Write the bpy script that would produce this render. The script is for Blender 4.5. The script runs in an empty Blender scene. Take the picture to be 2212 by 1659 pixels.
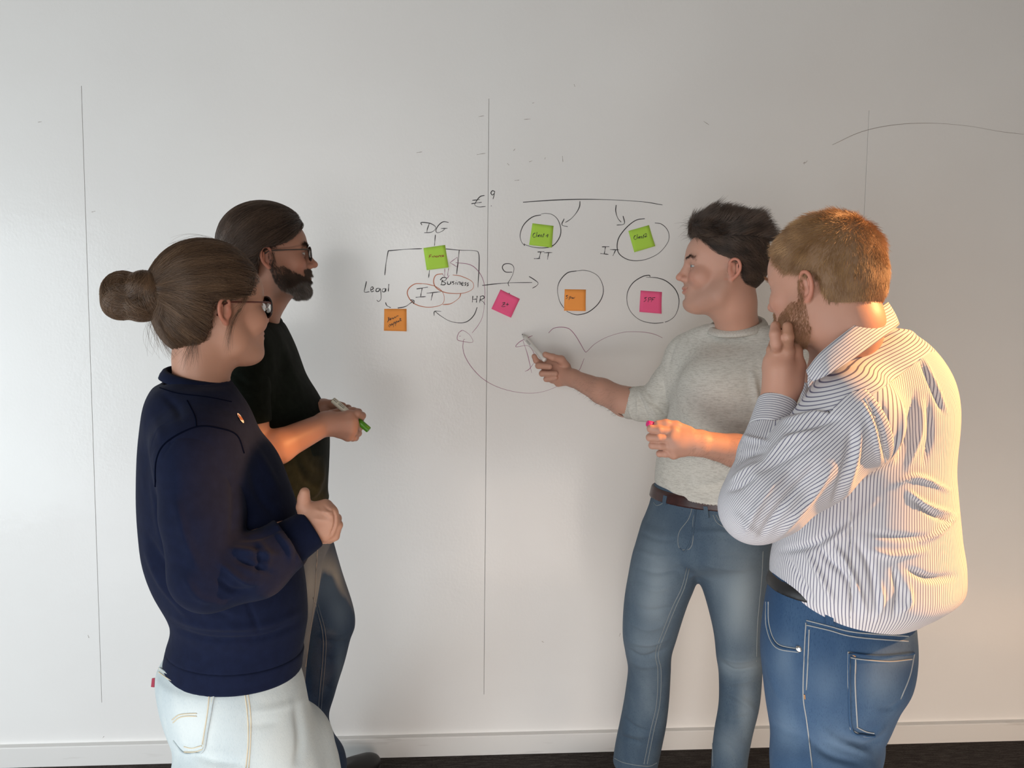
import bpy, math, random, time
import numpy as np
from mathutils import Vector, Matrix
from mathutils.bvhtree import BVHTree
T0 = time.time()
rng = np.random.default_rng(7)
SC = bpy.context.scene
COL = SC.collection

# ------------------------------------------------------------------ camera
F = 1600.0
YAW, PITCH, ROLL, CD, CH = 0.0658, -0.078, 0.0112, 2.585, 1.546
def _basis():
    cy, sy, cp, sp = math.cos(YAW), math.sin(YAW), math.cos(PITCH), math.sin(PITCH)
    f = np.array([sy*cp, cy*cp, sp]); r = np.array([cy, -sy, 0.0]); u = np.cross(r, f)
    c, s = math.cos(ROLL), math.sin(ROLL)
    return r*c+u*s, -r*s+u*c, f
CR, CU, CF = _basis()
CP = np.array([0.0, -CD, CH])
def W(px, py, Y):
    """world point on the plane y = Y that the photo shows at pixel px, py"""
    d = CF + CR*(px-1106)/F - CU*(py-829.5)/F
    return CP + d*((Y-CP[1])/d[1])
def pix(P):
    v = P-CP; z = v@CF
    return np.stack([1106+F*(v@CR)/z, 829.5-F*(v@CU)/z], -1)
cam = bpy.data.cameras.new('camera'); co = bpy.data.objects.new('camera', cam); COL.objects.link(co)
cam.sensor_width = 36; cam.lens = 36*F/2212; cam.clip_start = .05
M = Matrix.Identity(4)
for i in range(3):
    M[i][0], M[i][1], M[i][2], M[i][3] = CR[i], CU[i], -CF[i], CP[i]
co.matrix_world = M
SC.camera = co

# ------------------------------------------------------------------ light
SC.view_settings.view_transform = 'Standard'; SC.view_settings.look = 'None'
SC.view_settings.gamma = 1.0; SC.view_settings.use_curve_mapping = False
SC.view_settings.exposure = 0.12
w = bpy.data.worlds.new('world'); SC.world = w; w.use_nodes = True
w.node_tree.nodes['Background'].inputs[0].default_value = (.95, .86, .76, 1)
w.node_tree.nodes['Background'].inputs[1].default_value = .205
def aim(o, loc, tgt):
    o.location = loc
    o.rotation_euler = (Vector(tgt)-Vector(loc)).to_track_quat('-Z', 'Y').to_euler()
def area(name, loc, tgt, sx, sy, power, col):
    l = bpy.data.lights.new(name, 'AREA'); l.shape = 'RECTANGLE'; l.size = sx; l.size_y = sy
    l.energy = power; l.color = col
    o = bpy.data.objects.new(name, l); COL.objects.link(o); aim(o, loc, tgt); return o
area('window_light', (-3.6, -2.6, 1.15), (-.3, 0, .9), 2.2, 2.2, 68, (.83, .94, 1.0))
area('rear_window_light', (-1.0, -4.9, 1.35), (-.7, 0, 1.0), 1.6, 2.3, 52, (1, .985, .97))
area('low_warm_fill', (2.35, -1.0, .10), (1.7, 0, .50), 1.3, .35, 2.6, (1, .62, .36))  # added warm area lamp standing in for sunlight bounced low onto the wall
area('warm_floor_fill', (1.1, -1.7, .05), (1.0, 0, .05), 2.2, 1.2, 21, (1, .76, .57))  # added warm fill lamp near the floor, lifts the lower right wall
area('cool_floor_fill', (-.75, -1.9, .05), (-.6, 0, .05), 3.0, 1.4, 27, (.93, .96, 1.0))  # added cool fill lamp at floor level, brightens the lower middle wall
sp = bpy.data.lights.new('evening_sun', 'SPOT'); sp.energy = 2050; sp.color = (1, .47, .17)
sp.spot_size = math.radians(13.2); sp.spot_blend = .2; sp.shadow_soft_size = .05
so = bpy.data.objects.new('evening_sun', sp); COL.objects.link(so); aim(so, (4.1, -1.78, 3.25), (.92, -1.26, 1.50))

# ------------------------------------------------------------------ helpers: materials
def nod(nt, t, **kw):
    n = nt.nodes.new(t)
    for k, v in kw.items():
        if k in ('operation', 'blend_type', 'data_type', 'attribute_name', 'wave_type', 'bands_direction', 'feature', 'parametrization', 'noise_dimensions', 'wave_profile'):
            setattr(n, k, v)
    return n
def srgb(r, g, b):
    f = lambda c: (c/255/12.92 if c/255 <= .04045 else ((c/255+.055)/1.055)**2.4)
    return (f(r), f(g), f(b), 1)
def mat(name, col, rough=.6, spec=.5, metal=0, bump=None, vary=None, sss=0, attr=None, coat=0, sheen=0, trans=0):
    """principled material; bump=[(scale, strength, dist, stretch xyz)], vary=[(scale, colour2, lo, hi, stretch)]"""
    m = bpy.data.materials.new(name); m.use_nodes = True; nt = m.node_tree; b = nt.nodes['Principled BSDF']
    L = nt.links.new
    b.inputs['Roughness'].default_value = rough; b.inputs['Metallic'].default_value = metal
    b.inputs['Specular IOR Level'].default_value = spec; b.inputs['Coat Weight'].default_value = coat
    b.inputs['Sheen Weight'].default_value = sheen; b.inputs['Transmission Weight'].default_value = trans
    tc = nt.nodes.new('ShaderNodeTexCoord')
    cur = None
    if attr:
        a = nt.nodes.new('ShaderNodeAttribute'); a.attribute_name = attr; cur = a.outputs['Color']
    for sc, c2, lo, hi, st in (vary or []):
        mp = nt.nodes.new('ShaderNodeMapping'); mp.inputs['Scale'].default_value = st; L(tc.outputs['Object'], mp.inputs[0])
        n = nt.nodes.new('ShaderNodeTexNoise'); n.inputs['Scale'].default_value = sc; n.inputs['Detail'].default_value = 3
        L(mp.outputs[0], n.inputs[0])
        r = nt.nodes.new('ShaderNodeMapRange'); r.inputs[1].default_value = lo; r.inputs[2].default_value = hi
        L(n.outputs[0], r.inputs[0])
        mx = nt.nodes.new('ShaderNodeMix'); mx.data_type = 'RGBA'; L(r.outputs[0], mx.inputs[0])
        if cur: L(cur, mx.inputs[6])
        else: mx.inputs[6].default_value = col
        mx.inputs[7].default_value = c2
        cur = mx.outputs[2]
    if cur: L(cur, b.inputs['Base Color'])
    else: b.inputs['Base Color'].default_value = col
    if sss:
        b.inputs['Subsurface Weight'].default_value = sss
        b.inputs['Subsurface Radius'].default_value = (.010, .004, .002); b.inputs['Subsurface Scale'].default_value = 1.0
    prev = None
    for sc, stg, dist, st in (bump or []):
        mp = nt.nodes.new('ShaderNodeMapping'); mp.inputs['Scale'].default_value = st; L(tc.outputs['Object'], mp.inputs[0])
        n = nt.nodes.new('ShaderNodeTexNoise'); n.inputs['Scale'].default_value = sc; n.inputs['Detail'].default_value = 2
        L(mp.outputs[0], n.inputs[0])
        bp = nt.nodes.new('ShaderNodeBump'); bp.inputs['Strength'].default_value = stg; bp.inputs['Distance'].default_value = dist
        L(n.outputs[0], bp.inputs['Height'])
        if prev: L(prev, bp.inputs['Normal'])
        prev = bp.outputs[0]
    if prev: L(prev, b.inputs['Normal'])
    return m
def hairmat(name, c1, c2, rough=.35, tip=None):
    """fibre material, colour varying from strand to strand"""
    m = bpy.data.materials.new(name); m.use_nodes = True; nt = m.node_tree; L = nt.links.new
    b = nt.nodes['Principled BSDF']
    hi = nt.nodes.new('ShaderNodeHairInfo'); at = nt.nodes.new('ShaderNodeAttribute'); at.attribute_name = 'clump'
    ma = nt.nodes.new('ShaderNodeMath'); ma.operation = 'MULTIPLY_ADD'; ma.inputs[1].default_value = .45
    mb = nt.nodes.new('ShaderNodeMath'); mb.operation = 'MULTIPLY_ADD'; mb.inputs[1].default_value = .75; mb.use_clamp = True
    L(hi.outputs['Random'], ma.inputs[0]); ma.inputs[2].default_value = -.10; L(at.outputs['Fac'], mb.inputs[0]); L(ma.outputs[0], mb.inputs[2])
    mx = nt.nodes.new('ShaderNodeMix'); mx.data_type = 'RGBA'; mx.inputs[6].default_value = c1; mx.inputs[7].default_value = c2
    L(mb.outputs[0], mx.inputs[0]); L(mx.outputs[2], b.inputs['Base Color'])
    b.inputs['Roughness'].default_value = rough; b.inputs['Specular IOR Level'].default_value = .6
    return m

# ------------------------------------------------------------------ helpers: objects
def tag(o, label=None, cat=None, group=None, kind=None):
    if label: o['label'] = label
    if cat: o['category'] = cat
    if group: o['group'] = group
    if kind: o['kind'] = kind
    return o
def mk(name, V, Fc, m, parent=None, smooth=True, attrs=None):
    me = bpy.data.meshes.new(name); V = np.asarray(V, float).reshape(-1, 3)
    if isinstance(Fc, np.ndarray):
        n, k = Fc.shape
        me.vertices.add(len(V)); me.vertices.foreach_set('co', V.ravel())
        me.loops.add(n*k); me.loops.foreach_set('vertex_index', Fc.ravel().astype(np.int32))
        me.polygons.add(n); me.polygons.foreach_set('loop_start', (np.arange(n)*k).astype(np.int32))
        me.update(calc_edges=True); me.validate()
    else:
        me.from_pydata([tuple(v) for v in V], [], Fc); me.update()
    if smooth: me.polygons.foreach_set('use_smooth', np.ones(len(me.polygons), bool))
    for k, a in (attrs or {}).items():
        a = np.asarray(a, np.float32)
        if a.ndim == 2:
            at = me.attributes.new(k, 'FLOAT_COLOR', 'POINT')
            at.data.foreach_set('color', np.concatenate([a, np.ones((len(a), 1), np.float32)], 1).ravel())
        else:
            at = me.attributes.new(k, 'FLOAT', 'POINT'); at.data.foreach_set('value', a)
    if m:
        for mm in (m if isinstance(m, list) else [m]): me.materials.append(mm)
    o = bpy.data.objects.new(name, me); COL.objects.link(o)
    if parent: o.parent = parent
    return o
def empty(name, loc=(0, 0, 0)):
    o = bpy.data.objects.new(name, None); COL.objects.link(o); o.location = loc; o.empty_display_size = .1
    return o
def box_vf(lo, hi, bev=0):
    x0, y0, z0 = lo; x1, y1, z1 = hi
    V = [(x, y, z) for x in (x0, x1) for y in (y0, y1) for z in (z0, z1)]
    Fc = [(0, 1, 3, 2), (4, 6, 7, 5), (0, 4, 5, 1), (2, 3, 7, 6), (0, 2, 6, 4), (1, 5, 7, 3)]
    return V, Fc
def box(name, lo, hi, m, parent=None):
    V, Fc = box_vf(lo, hi); return mk(name, V, Fc, m, parent, smooth=False)
def crv(P, n=8):
    """Catmull-Rom resample of a polyline"""
    P = np.asarray(P, float)
    if len(P) < 3:
        t = np.linspace(0, 1, n+1)[:, None]; return P[0]*(1-t)+P[-1]*t
    Q = np.vstack([2*P[0]-P[1], P, 2*P[-1]-P[-2]]); out = []
    for i in range(1, len(Q)-2):
        t = np.linspace(0, 1, n, endpoint=False)[:, None]
        a, b, c, d = Q[i-1], Q[i], Q[i+1], Q[i+2]
        out.append(.5*((2*b)+(c-a)*t+(2*a-5*b+4*c-d)*t*t+(3*b-a-3*c+d)*t**3))
    return np.vstack(out+[P[-1:]])
def tube_vf(P, r, seg=8, closed=False, flat=1.0, up=None, v0=0):
    """tube along points P, radius r (scalar or per point)"""
    P = np.asarray(P, float); n = len(P); r = np.broadcast_to(np.asarray(r, float), (n,))
    T = np.gradient(P, axis=0)
    if closed: T = np.roll(P, -1, 0)-np.roll(P, 1, 0)
    T /= np.linalg.norm(T, axis=1, keepdims=True)+1e-12
    up = np.array([0.03, .05, 1.0]) if up is None else np.asarray(up, float)
    A = np.cross(T, up); ln = np.linalg.norm(A, axis=1, keepdims=True)
    A = np.where(ln < .05, np.cross(T, [1, 0, 0]), A); A /= np.linalg.norm(A, axis=1, keepdims=True)
    B = np.cross(A, T)
    th = np.arange(seg)*2*math.pi/seg
    V = (P[:, None]+(A[:, None]*np.cos(th)[None, :, None]*flat+B[:, None]*np.sin(th)[None, :, None])*r[:, None, None]).reshape(-1, 3)
    Fc = []
    for i in range(n if closed else n-1):
        j = (i+1) % n
        for k in range(seg):
            l = (k+1) % seg
            Fc.append((v0+i*seg+k, v0+i*seg+l, v0+j*seg+l, v0+j*seg+k))
    if not closed:
        Fc.append(tuple(v0+k for k in range(seg))); Fc.append(tuple(v0+(n-1)*seg+k for k in reversed(range(seg))))
    return V.tolist(), Fc
def tubes(name, lst, m, parent=None, seg=8, flat=1.0, up=None):
    V, Fc = [], []
    for P, r, *c in lst:
        v, f = tube_vf(P, r, seg, bool(c and c[0]), flat, up, len(V)); V += v; Fc += f
    return mk(name, V, Fc, m, parent)
def lathe_vf(prof, a, d, seg=24):
    """revolve profile [(t, r)] about axis through a along unit d (t in metres)"""
    a = np.asarray(a, float); d = np.asarray(d, float); d /= np.linalg.norm(d)
    x = np.cross(d, [0, 0, 1.0]); x /= np.linalg.norm(x); y = np.cross(d, x)
    V, Fc = [], []
    for t, r in prof:
        for k in range(seg):
            th = 2*math.pi*k/seg
            V.append(a+d*t+(x*math.cos(th)+y*math.sin(th))*r)
    for i in range(len(prof)-1):
        for k in range(seg):
            l = (k+1) % seg; Fc.append((i*seg+k, i*seg+l, (i+1)*seg+l, (i+1)*seg+k))
    Fc.append(tuple(reversed(range(seg)))); n = (len(prof)-1)*seg; Fc.append(tuple(range(n, n+seg)))
    return V, Fc
def lathe(name, prof, a, d, m, parent=None, seg=24):
    V, Fc = lathe_vf(prof, a, d, seg); return mk(name, V, Fc, m, parent)

# ------------------------------------------------------------------ helpers: implicit surfaces
def rotz(a):
    c, s = math.cos(a), math.sin(a); return np.array([[c, -s, 0], [s, c, 0], [0, 0, 1.0]])
def roty(a):
    c, s = math.cos(a), math.sin(a); return np.array([[c, 0, s], [0, 1, 0], [-s, 0, c]])
def rotx(a):
    c, s = math.cos(a), math.sin(a); return np.array([[1, 0, 0], [0, c, -s], [0, s, c]])
def smin(a, b, k):
    h = np.maximum(k-np.abs(a-b), 0)/k
    return np.minimum(a, b)-h*h*k*.25
class SDF:
    def __init__(s): s.pr = []
    def add(s, fn, lo, hi, op='u', k=.01): s.pr.append((fn, np.asarray(lo, float), np.asarray(hi, float), op, max(k, 1e-5)))
    def cap(s, a, b, ra, rb=None, op='u', k=.01):
        a = np.asarray(a, float); b = np.asarray(b, float); rb = ra if rb is None else rb; ab = b-a; l2 = ab@ab+1e-12
        def fn(p):
            q = p-a; t = np.clip(q@ab/l2, 0, 1); e = q-t[:, None]*ab
            return np.sqrt((e*e).sum(1))-(ra+(rb-ra)*t)
        R = max(ra, rb); s.add(fn, np.minimum(a, b)-R, np.maximum(a, b)+R, op, k)
    def chain(s, pts, rs, op='u', k=.01):
        for i in range(len(pts)-1): s.cap(pts[i], pts[i+1], rs[i], rs[i+1], op, k)
    def ell(s, c, r, R=None, op='u', k=.01):
        c = np.asarray(c, float); r = np.asarray(r, float); R = np.eye(3) if R is None else R
        def fn(p):
            q = (p-c)@R/r; k0 = np.sqrt((q*q).sum(1)); q = q/r; k1 = np.sqrt((q*q).sum(1))+1e-9
            return k0*(k0-1)/k1
        m = r.max(); s.add(fn, c-m, c+m, op, k)
    def loft(s, rows, op='u', k=.02, off=0, rnd=.02, pw=2.0):
        """rows (z, cx, cy, rx, ry, rot) from any order; smooth in z"""
        A = np.array(sorted([tuple(r) for r in rows]), float); A = crv(A, 6)
        A = A[np.argsort(A[:, 0])]; z = A[:, 0]
        lo = [(A[:, 1]-A[:, 3:5].max(1)).min()-.01, (A[:, 2]-A[:, 3:5].max(1)).min()-.01, z[0]-.01]
        hi = [(A[:, 1]+A[:, 3:5].max(1)).max()+.01, (A[:, 2]+A[:, 3:5].max(1)).max()+.01, z[-1]+.01]
        def fn(p):
            zz = p[:, 2]; g = [np.interp(zz, z, A[:, i]) for i in range(1, 6)]
            x = p[:, 0]-g[0]; y = p[:, 1]-g[1]; c = np.cos(g[4]); n = np.sin(g[4])
            u = np.abs(x*c+y*n); v = np.abs(-x*n+y*c); rx = g[2]+off; ry = g[3]+off
            if pw == 2.0: k0 = np.sqrt((u/rx)**2+(v/ry)**2)
            else: k0 = ((u/rx)**pw+(v/ry)**pw)**(1/pw)
            k1 = np.sqrt((u/rx**2)**2+(v/ry**2)**2)+1e-6
            k2 = np.sqrt((u/rx)**2+(v/ry)**2)
            d = k2/k1*(k0-1)
            e = np.maximum(zz-z[-1], z[0]-zz)
            return -smin(-d, -e, rnd)
        s.add(fn, lo, hi, op, k)
    def plane(s, pt, n, k=.004, lo=None, hi=None):
        """keep the side that n points away from"""
        pt = np.asarray(pt, float); n = np.asarray(n, float); n = n/np.linalg.norm(n)
        s.add(lambda p: (p-pt)@n, [-9]*3 if lo is None else lo, [9]*3 if hi is None else hi, 'i', k)
    def disp(s, fn): s.add(fn, [-9]*3, [9]*3, 'd')
    def __call__(s, p, pad=.012):
        d = np.full(len(p), 1.0)
        for fn, lo, hi, op, k in s.pr:
            if op == 'd': d += fn(p); continue
            m = np.all((p > lo-k-pad) & (p < hi+k+pad), axis=1)
            if not m.any(): continue
            if m.all(): m = slice(None)
            v = fn(p[m])
            if op == 'u': d[m] = smin(d[m], v, k)
            elif op == 's': d[m] = -smin(-d[m], v, k)
            else: d[m] = -smin(-d[m], -v, k)
        return d
    def grad(s, p, e=.0012):
        d0 = s(p); g = np.stack([s(p+np.eye(3)[i]*e)-d0 for i in range(3)], 1)/e
        return d0, g
    def bbox(s):
        u = [(lo, hi) for _, lo, hi, op, _ in s.pr if op == 'u']
        return np.min([a for a, _ in u], 0)-.02, np.max([b for _, b in u], 0)+.02
OFF = [(0, 0, 0), (1, 0, 0), (0, 1, 0), (1, 1, 0), (0, 0, 1), (1, 0, 1), (0, 1, 1), (1, 1, 1)]
EDG = [(0, 1), (2, 3), (4, 5), (6, 7), (0, 2), (1, 3), (4, 6), (5, 7), (0, 4), (1, 5), (2, 6), (3, 7)]
def nets(S, h, keep=None, proj=2):
    """sparse surface nets of S at cell size h"""
    lo, hi = S.bbox(); B = 12; nb = np.ceil((hi-lo)/(h*B)).astype(int)
    I = np.stack(np.meshgrid(*[np.arange(n) for n in nb], indexing='ij'), -1).reshape(-1, 3)
    C = lo+(I+.5)*h*B
    if keep is not None: m = keep(C); I, C = I[m], C[m]
    hd = h*B*.87
    d = S(C, pad=hd*1.5); m = np.abs(d) < hd*1.45; I = I[m]
    g = np.arange(B+1); G = np.stack(np.meshgrid(g, g, g, indexing='ij'), -1).reshape(-1, 3)
    N = (nb*B+4).astype(np.int64)
    key = lambda J: ((J[..., 0]+1)*N[1]+(J[..., 1]+1))*N[2]+(J[..., 2]+1)
    vk, vp, quads = [], [], []
    for ch in range(0, len(I), 24):
        Ic = I[ch:ch+24]; nB = len(Ic)
        J = (Ic[:, None]*B+G[None])
        Pt = lo+J.reshape(-1, 3)*h
        # one bounding cull for the chunk
        D = S(Pt).reshape(nB, B+1, B+1, B+1)
        ins = D < 0
        c = [D[:, o[0]:o[0]+B, o[1]:o[1]+B, o[2]:o[2]+B] for o in OFF]
        s = sum((q < 0).astype(np.int8) for q in c); act = (s > 0) & (s < 8)
        w_ = np.nonzero(act)
        if len(w_[0]):
            cv = np.stack([q[w_] for q in c], 1); acc = np.zeros((len(cv), 3)); cnt = np.zeros(len(cv))
            for a, b in EDG:
                x = (cv[:, a] < 0) != (cv[:, b] < 0); da, db = cv[:, a], cv[:, b]
                t = np.where(x, da/np.where(x, da-db, 1), 0)
                oa, ob = np.array(OFF[a], float), np.array(OFF[b], float)
                acc += np.where(x[:, None], oa+(ob-oa)*t[:, None], 0); cnt += x
            cell = Ic[w_[0]]*B+np.stack(w_[1:], 1)
            vp.append(lo+(cell+acc/cnt[:, None])*h); vk.append(key(cell))
        for ax in range(3):
            o = [0, 0, 0]; o[ax] = 1
            A = ins[:, :B, :B, :B]; Bn = ins[:, o[0]:o[0]+B, o[1]:o[1]+B, o[2]:o[2]+B]
            e = np.nonzero(A != Bn)
            if not len(e[0]): continue
            base = Ic[e[0]]*B+np.stack(e[1:], 1); fl = A[e]
            u, v = [(1, 2), (2, 0), (0, 1)][ax]
            eu = np.eye(3, dtype=int)[u]; ev = np.eye(3, dtype=int)[v]
            q = np.stack([key(base-eu-ev), key(base-ev), key(base), key(base-eu)], 1)
            q[~fl] = q[~fl][:, ::-1]; quads.append(q)
    vk = np.concatenate(vk); vp = np.concatenate(vp); o = np.argsort(vk); vk, vp = vk[o], vp[o]
    Q = np.concatenate(quads); ix = np.searchsorted(vk, Q); ix = np.minimum(ix, len(vk)-1)
    ok = (vk[ix] == Q).all(1); Fq = ix[ok]
    for _ in range(proj):
        d, gr = S.grad(vp); g2 = (gr*gr).sum(1)+.05
        st = np.clip(d/g2, -h, h); vp = vp-gr*st[:, None]
    return vp, Fq
def nrm(V, Q):
    a = V[Q[:, 2]]-V[Q[:, 0]]; b = V[Q[:, 3]]-V[Q[:, 1]]; n = np.cross(a, b)
    N = np.zeros_like(V)
    for i in range(4): np.add.at(N, Q[:, i], n)
    return N/(np.linalg.norm(N, axis=1, keepdims=True)+1e-12)
def creases(V, Q, lst, ka=1.5, kw=.82):
    """sculpt folds: lst of (pixel polyline, width px, depth mm); + is a ridge, - a valley; only the side facing the camera"""
    if not lst: return V
    N = nrm(V, Q); P = pix(V); vd = V-CP; vd /= np.linalg.norm(vd, axis=1, keepdims=True)
    face = np.clip(-(N*vd).sum(1)*2.5, 0, 1); D = np.zeros(len(V))
    for pl, wd, dp in lst:
        wd *= kw; dp *= ka; C = crv(np.array(pl, float), 5); lo = C.min(0)-wd*2.5; hi = C.max(0)+wd*2.5
        m = np.nonzero(((P > lo) & (P < hi)).all(1) & (face > 0))[0]
        if not len(m): continue
        q = P[m]; best = np.full(len(m), 1e9); tt = np.zeros(len(m)); n = len(C)-1
        for i in range(n):
            a, b = C[i], C[i+1]; ab = b-a; t = np.clip((q-a)@ab/(ab@ab+1e-9), 0, 1)
            dd = np.linalg.norm(q-a-t[:, None]*ab, axis=1); u = dd < best
            best[u] = dd[u]; tt[u] = (i+t[u])/n
        env = np.sin(np.clip(tt, .02, .98)*math.pi)**.5
        D[m] += dp*.001*env*np.exp(-(best/wd)**2)
    return V+N*(D*face)[:, None]
def wob(seed, n=10, f=(8, 30), st=(1, 1, 1)):
    """smooth pseudo noise -> roughly -1..1"""
    r = np.random.default_rng(seed); K = r.normal(size=(n, 3)); K /= np.linalg.norm(K, axis=1, keepdims=True)
    K = K*r.uniform(f[0], f[1], (n, 1))*np.array(st); ph = r.uniform(0, 6.28, n); a = 1/np.sqrt(n)
    return lambda p: np.sin(p@K.T+ph).sum(1)*a
def skinobj(name, S, h, m, parent=None, keep=None, cr=None, attrs=None, colfn=None, proj=2):
    V, Q = nets(S, h, keep, proj)
    V = creases(V, Q, cr)
    at = {} if attrs is None else {k: f(V) for k, f in attrs.items()}
    if colfn: at['Col'] = colfn(V)
    o = mk(name, V, Q, m, parent, attrs=at); o['_n'] = len(Q); del o['_n']
    print('%-18s %7d quads %.1fs' % (name, len(Q), time.time()-T0), flush=True)
    return o
def row(py, xl, xr, Y, ratio=.75, rot=0.0):
    """one body cross-section from its outline in the photo"""
    a, b = W(xl, py, Y)-CP, W(xr, py, Y)-CP; fa, fb = math.atan2(a[0], a[1]), math.atan2(b[0], b[1]); ph = (fa+fb)/2
    d = a[1]*(1/math.cos(ph)); c = CP+np.array([math.tan(ph)*a[1], a[1], (a[2]+b[2])/2]); w_ = d*math.sin((fb-fa)/2)
    r = math.radians(rot); q = math.sqrt(math.cos(r+ph)**2+(ratio*math.sin(r+ph))**2)
    rx = w_/q
    return (c[2], c[0], Y, rx, rx*ratio, r)
def bvh(o):
    me = o.data; return BVHTree.FromPolygons([v.co for v in me.vertices], [p.vertices for p in me.polygons])
def cast(tree, px, py, lift=.001):
    d = CF+CR*(px-1106)/F-CU*(py-829.5)/F; d /= np.linalg.norm(d)
    loc, n, i, dist = tree.ray_cast(Vector(CP), Vector(d))
    if loc is None: return None
    if n.dot(Vector(d)) > 0: n = -n
    return np.array(loc+n*lift)
def seams(name, host, lines, r, m, parent, lift=.0004, seg=5):
    """threads and piping laid on the surface of host along pixel polylines"""
    trs = [bvh(h) for h in (host if isinstance(host, list) else [host])]; lst = []
    def near_(x, y):
        c = [q for q in (cast(t, x, y, lift) for t in trs) if q is not None]
        return min(c, key=lambda q: np.linalg.norm(q-CP)) if c else None
    for pl in lines:
        C = crv(np.array(pl, float), 6); P = [near_(x, y) for x, y in C]; cur = []
        for p in P:
            if p is None or (cur and np.linalg.norm(p-cur[-1]) > .04):
                if len(cur) > 2: lst.append((np.array(cur), r))
                cur = []
                if p is None: continue
            cur.append(p)
        if len(cur) > 2: lst.append((np.array(cur), r))
    o = tubes(name, lst, m, parent, seg) if lst else None
    if o: o['kind'] = 'stuff'
    return o
def strands(name, parent, P0, m, radius, kind='stuff'):
    """P0: (n, k, 3) fibre points -> one hair curves object"""
    n, k, _ = P0.shape
    hc = bpy.data.hair_curves.new(name); hc.add_curves([k]*n)
    hc.points.foreach_set('position', np.ascontiguousarray(P0, dtype=np.float32).ravel())
    t = np.linspace(0, 1, k); rr = radius*(1-.65*t**3)
    hc.points.foreach_set('radius', np.tile(rr, n).astype(np.float32))
    nz = wob(77, 12, (120, 260))
    at = hc.attributes.new('clump', 'FLOAT', 'CURVE'); at.data.foreach_set('value', (.5+.32*nz(P0[:, k//3])).astype(np.float32))
    hc.materials.append(m); o = bpy.data.objects.new(name, hc); COL.objects.link(o); o.parent = parent
    if kind: o['kind'] = kind
    return o
def grow(S, roots, flow, steps, step, off0, off1, jit=.15, pull=1.0, seed=1):
    """comb fibres over the surface S: flow(p) gives the direction"""
    r = np.random.default_rng(seed); p = roots.copy(); out = [p.copy()]
    J = r.normal(size=p.shape)*jit; tgt = off0+(off1-off0)*np.clip(.5+.35*wob(78, 12, (90, 200))(p)+r.normal(size=len(p))*.18, 0, 1); ls = r.uniform(.75, 1.15, len(p))[:, None]
    for i in range(steps):
        d, g = S.grad(p); g /= np.linalg.norm(g, axis=1, keepdims=True)+1e-9
        f = flow(p)+J; f -= g*(f*g).sum(1, keepdims=True); f /= np.linalg.norm(f, axis=1, keepdims=True)+1e-9
        p = p+f*step*ls
        if pull: p = p-g*((S(p)-tgt)*pull)[:, None]
        out.append(p.copy())
    return np.stack(out, 1)
# ==== END HELPERS
# ------------------------------------------------------------------ setting
M_wall = mat('whiteboard_paint', (.82, .815, .80, 1), rough=.32, spec=.4, coat=.22,
             bump=[(22, .10, .006, (1, 1, 1)), (120, .20, .0016, (1, 1, .7))],
             vary=[(3, (.80, .79, .775, 1), .35, .75, (1, 1, 1))])
M_base = mat('baseboard_paint', (.74, .73, .71, 1), rough=.35, vary=[(9, (.55, .53, .50, 1), .62, .85, (.6, 3, 5))], bump=[(60, .1, .002, (1, 1, 1))])
M_carpet = mat('carpet', (.040, .034, .031, 1), rough=.95, spec=.1,
               vary=[(60, (.085, .074, .068, 1), .42, .68, (.28, 3.2, 1)), (260, (.022, .018, .016, 1), .50, .70, (.5, 1.6, 1))],
               bump=[(300, .8, .004, (.5, 1.5, 1))])
M_joint = mat('joint_filler', (.30, .29, .27, 1), rough=.8)
wall = box('wall_back', (-3.2, .012, 0), (3.4, .10, 3.3), M_joint); tag(wall, kind='structure')
zt = W(1057, 213, 0)[2]; zb = W(1048, 1500, 0)[2]
xj = [.0811+k*1.3372 for k in (-2, -1, 0, 1, 2)]; g = .0006
def panel(x0, x1, z0, z1):
    # thin slab with softened edges
    V, Fc = [], []
    e = .0006
    for y, i in ((.012, 0), (e, 0), (0, e)):
        V += [(x0+i, y, z0), (x1-i, y, z0), (x1-i, y, z1), (x0+i, y, z1)]
    for a in (0, 4):
        for k in range(4):
            l = (k+1) % 4; Fc.append((a+k, a+l, a+4+l, a+4+k))
    Fc.append((8, 9, 10, 11))
    return mk('panel', V, Fc, M_wall, wall, smooth=False)
for i in range(4): panel(xj[i]+g, xj[i+1]-g, zb, zt)
panel(-3.2, xj[0]-g, zb, zt); panel(xj[4]+g, 3.4, zb, zt)
panel(-3.2, 3.4, zt, 3.3); panel(-3.2, 3.4, 0, zb)
V = [(-3.2, 0, 0), (-3.2, -.022, 0), (-3.2, -.022, .068), (-3.2, -.0195, .0713), (-3.2, -.002, .0725), (-3.2, 0, .0725)]
V = V+[(3.4, y, z) for _, y, z in V]
bb = mk('baseboard_back', V, [(i, i+1, i+7, i+6) for i in range(5)]+[tuple(range(5, -1, -1)), tuple(range(6, 12))], M_base, smooth=False); tag(bb, kind='structure')
fl = box('floor', (-3.2, -5.2, -.05), (3.4, .10, 0), M_carpet); tag(fl, kind='structure')

M_wall.node_tree.nodes['Principled BSDF'].inputs['Coat Roughness'].default_value = .10
_b = M_wall.node_tree.nodes['Principled BSDF']; M_wall.node_tree.links.new(_b.inputs['Normal'].links[0].from_socket, _b.inputs['Coat Normal'])
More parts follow.
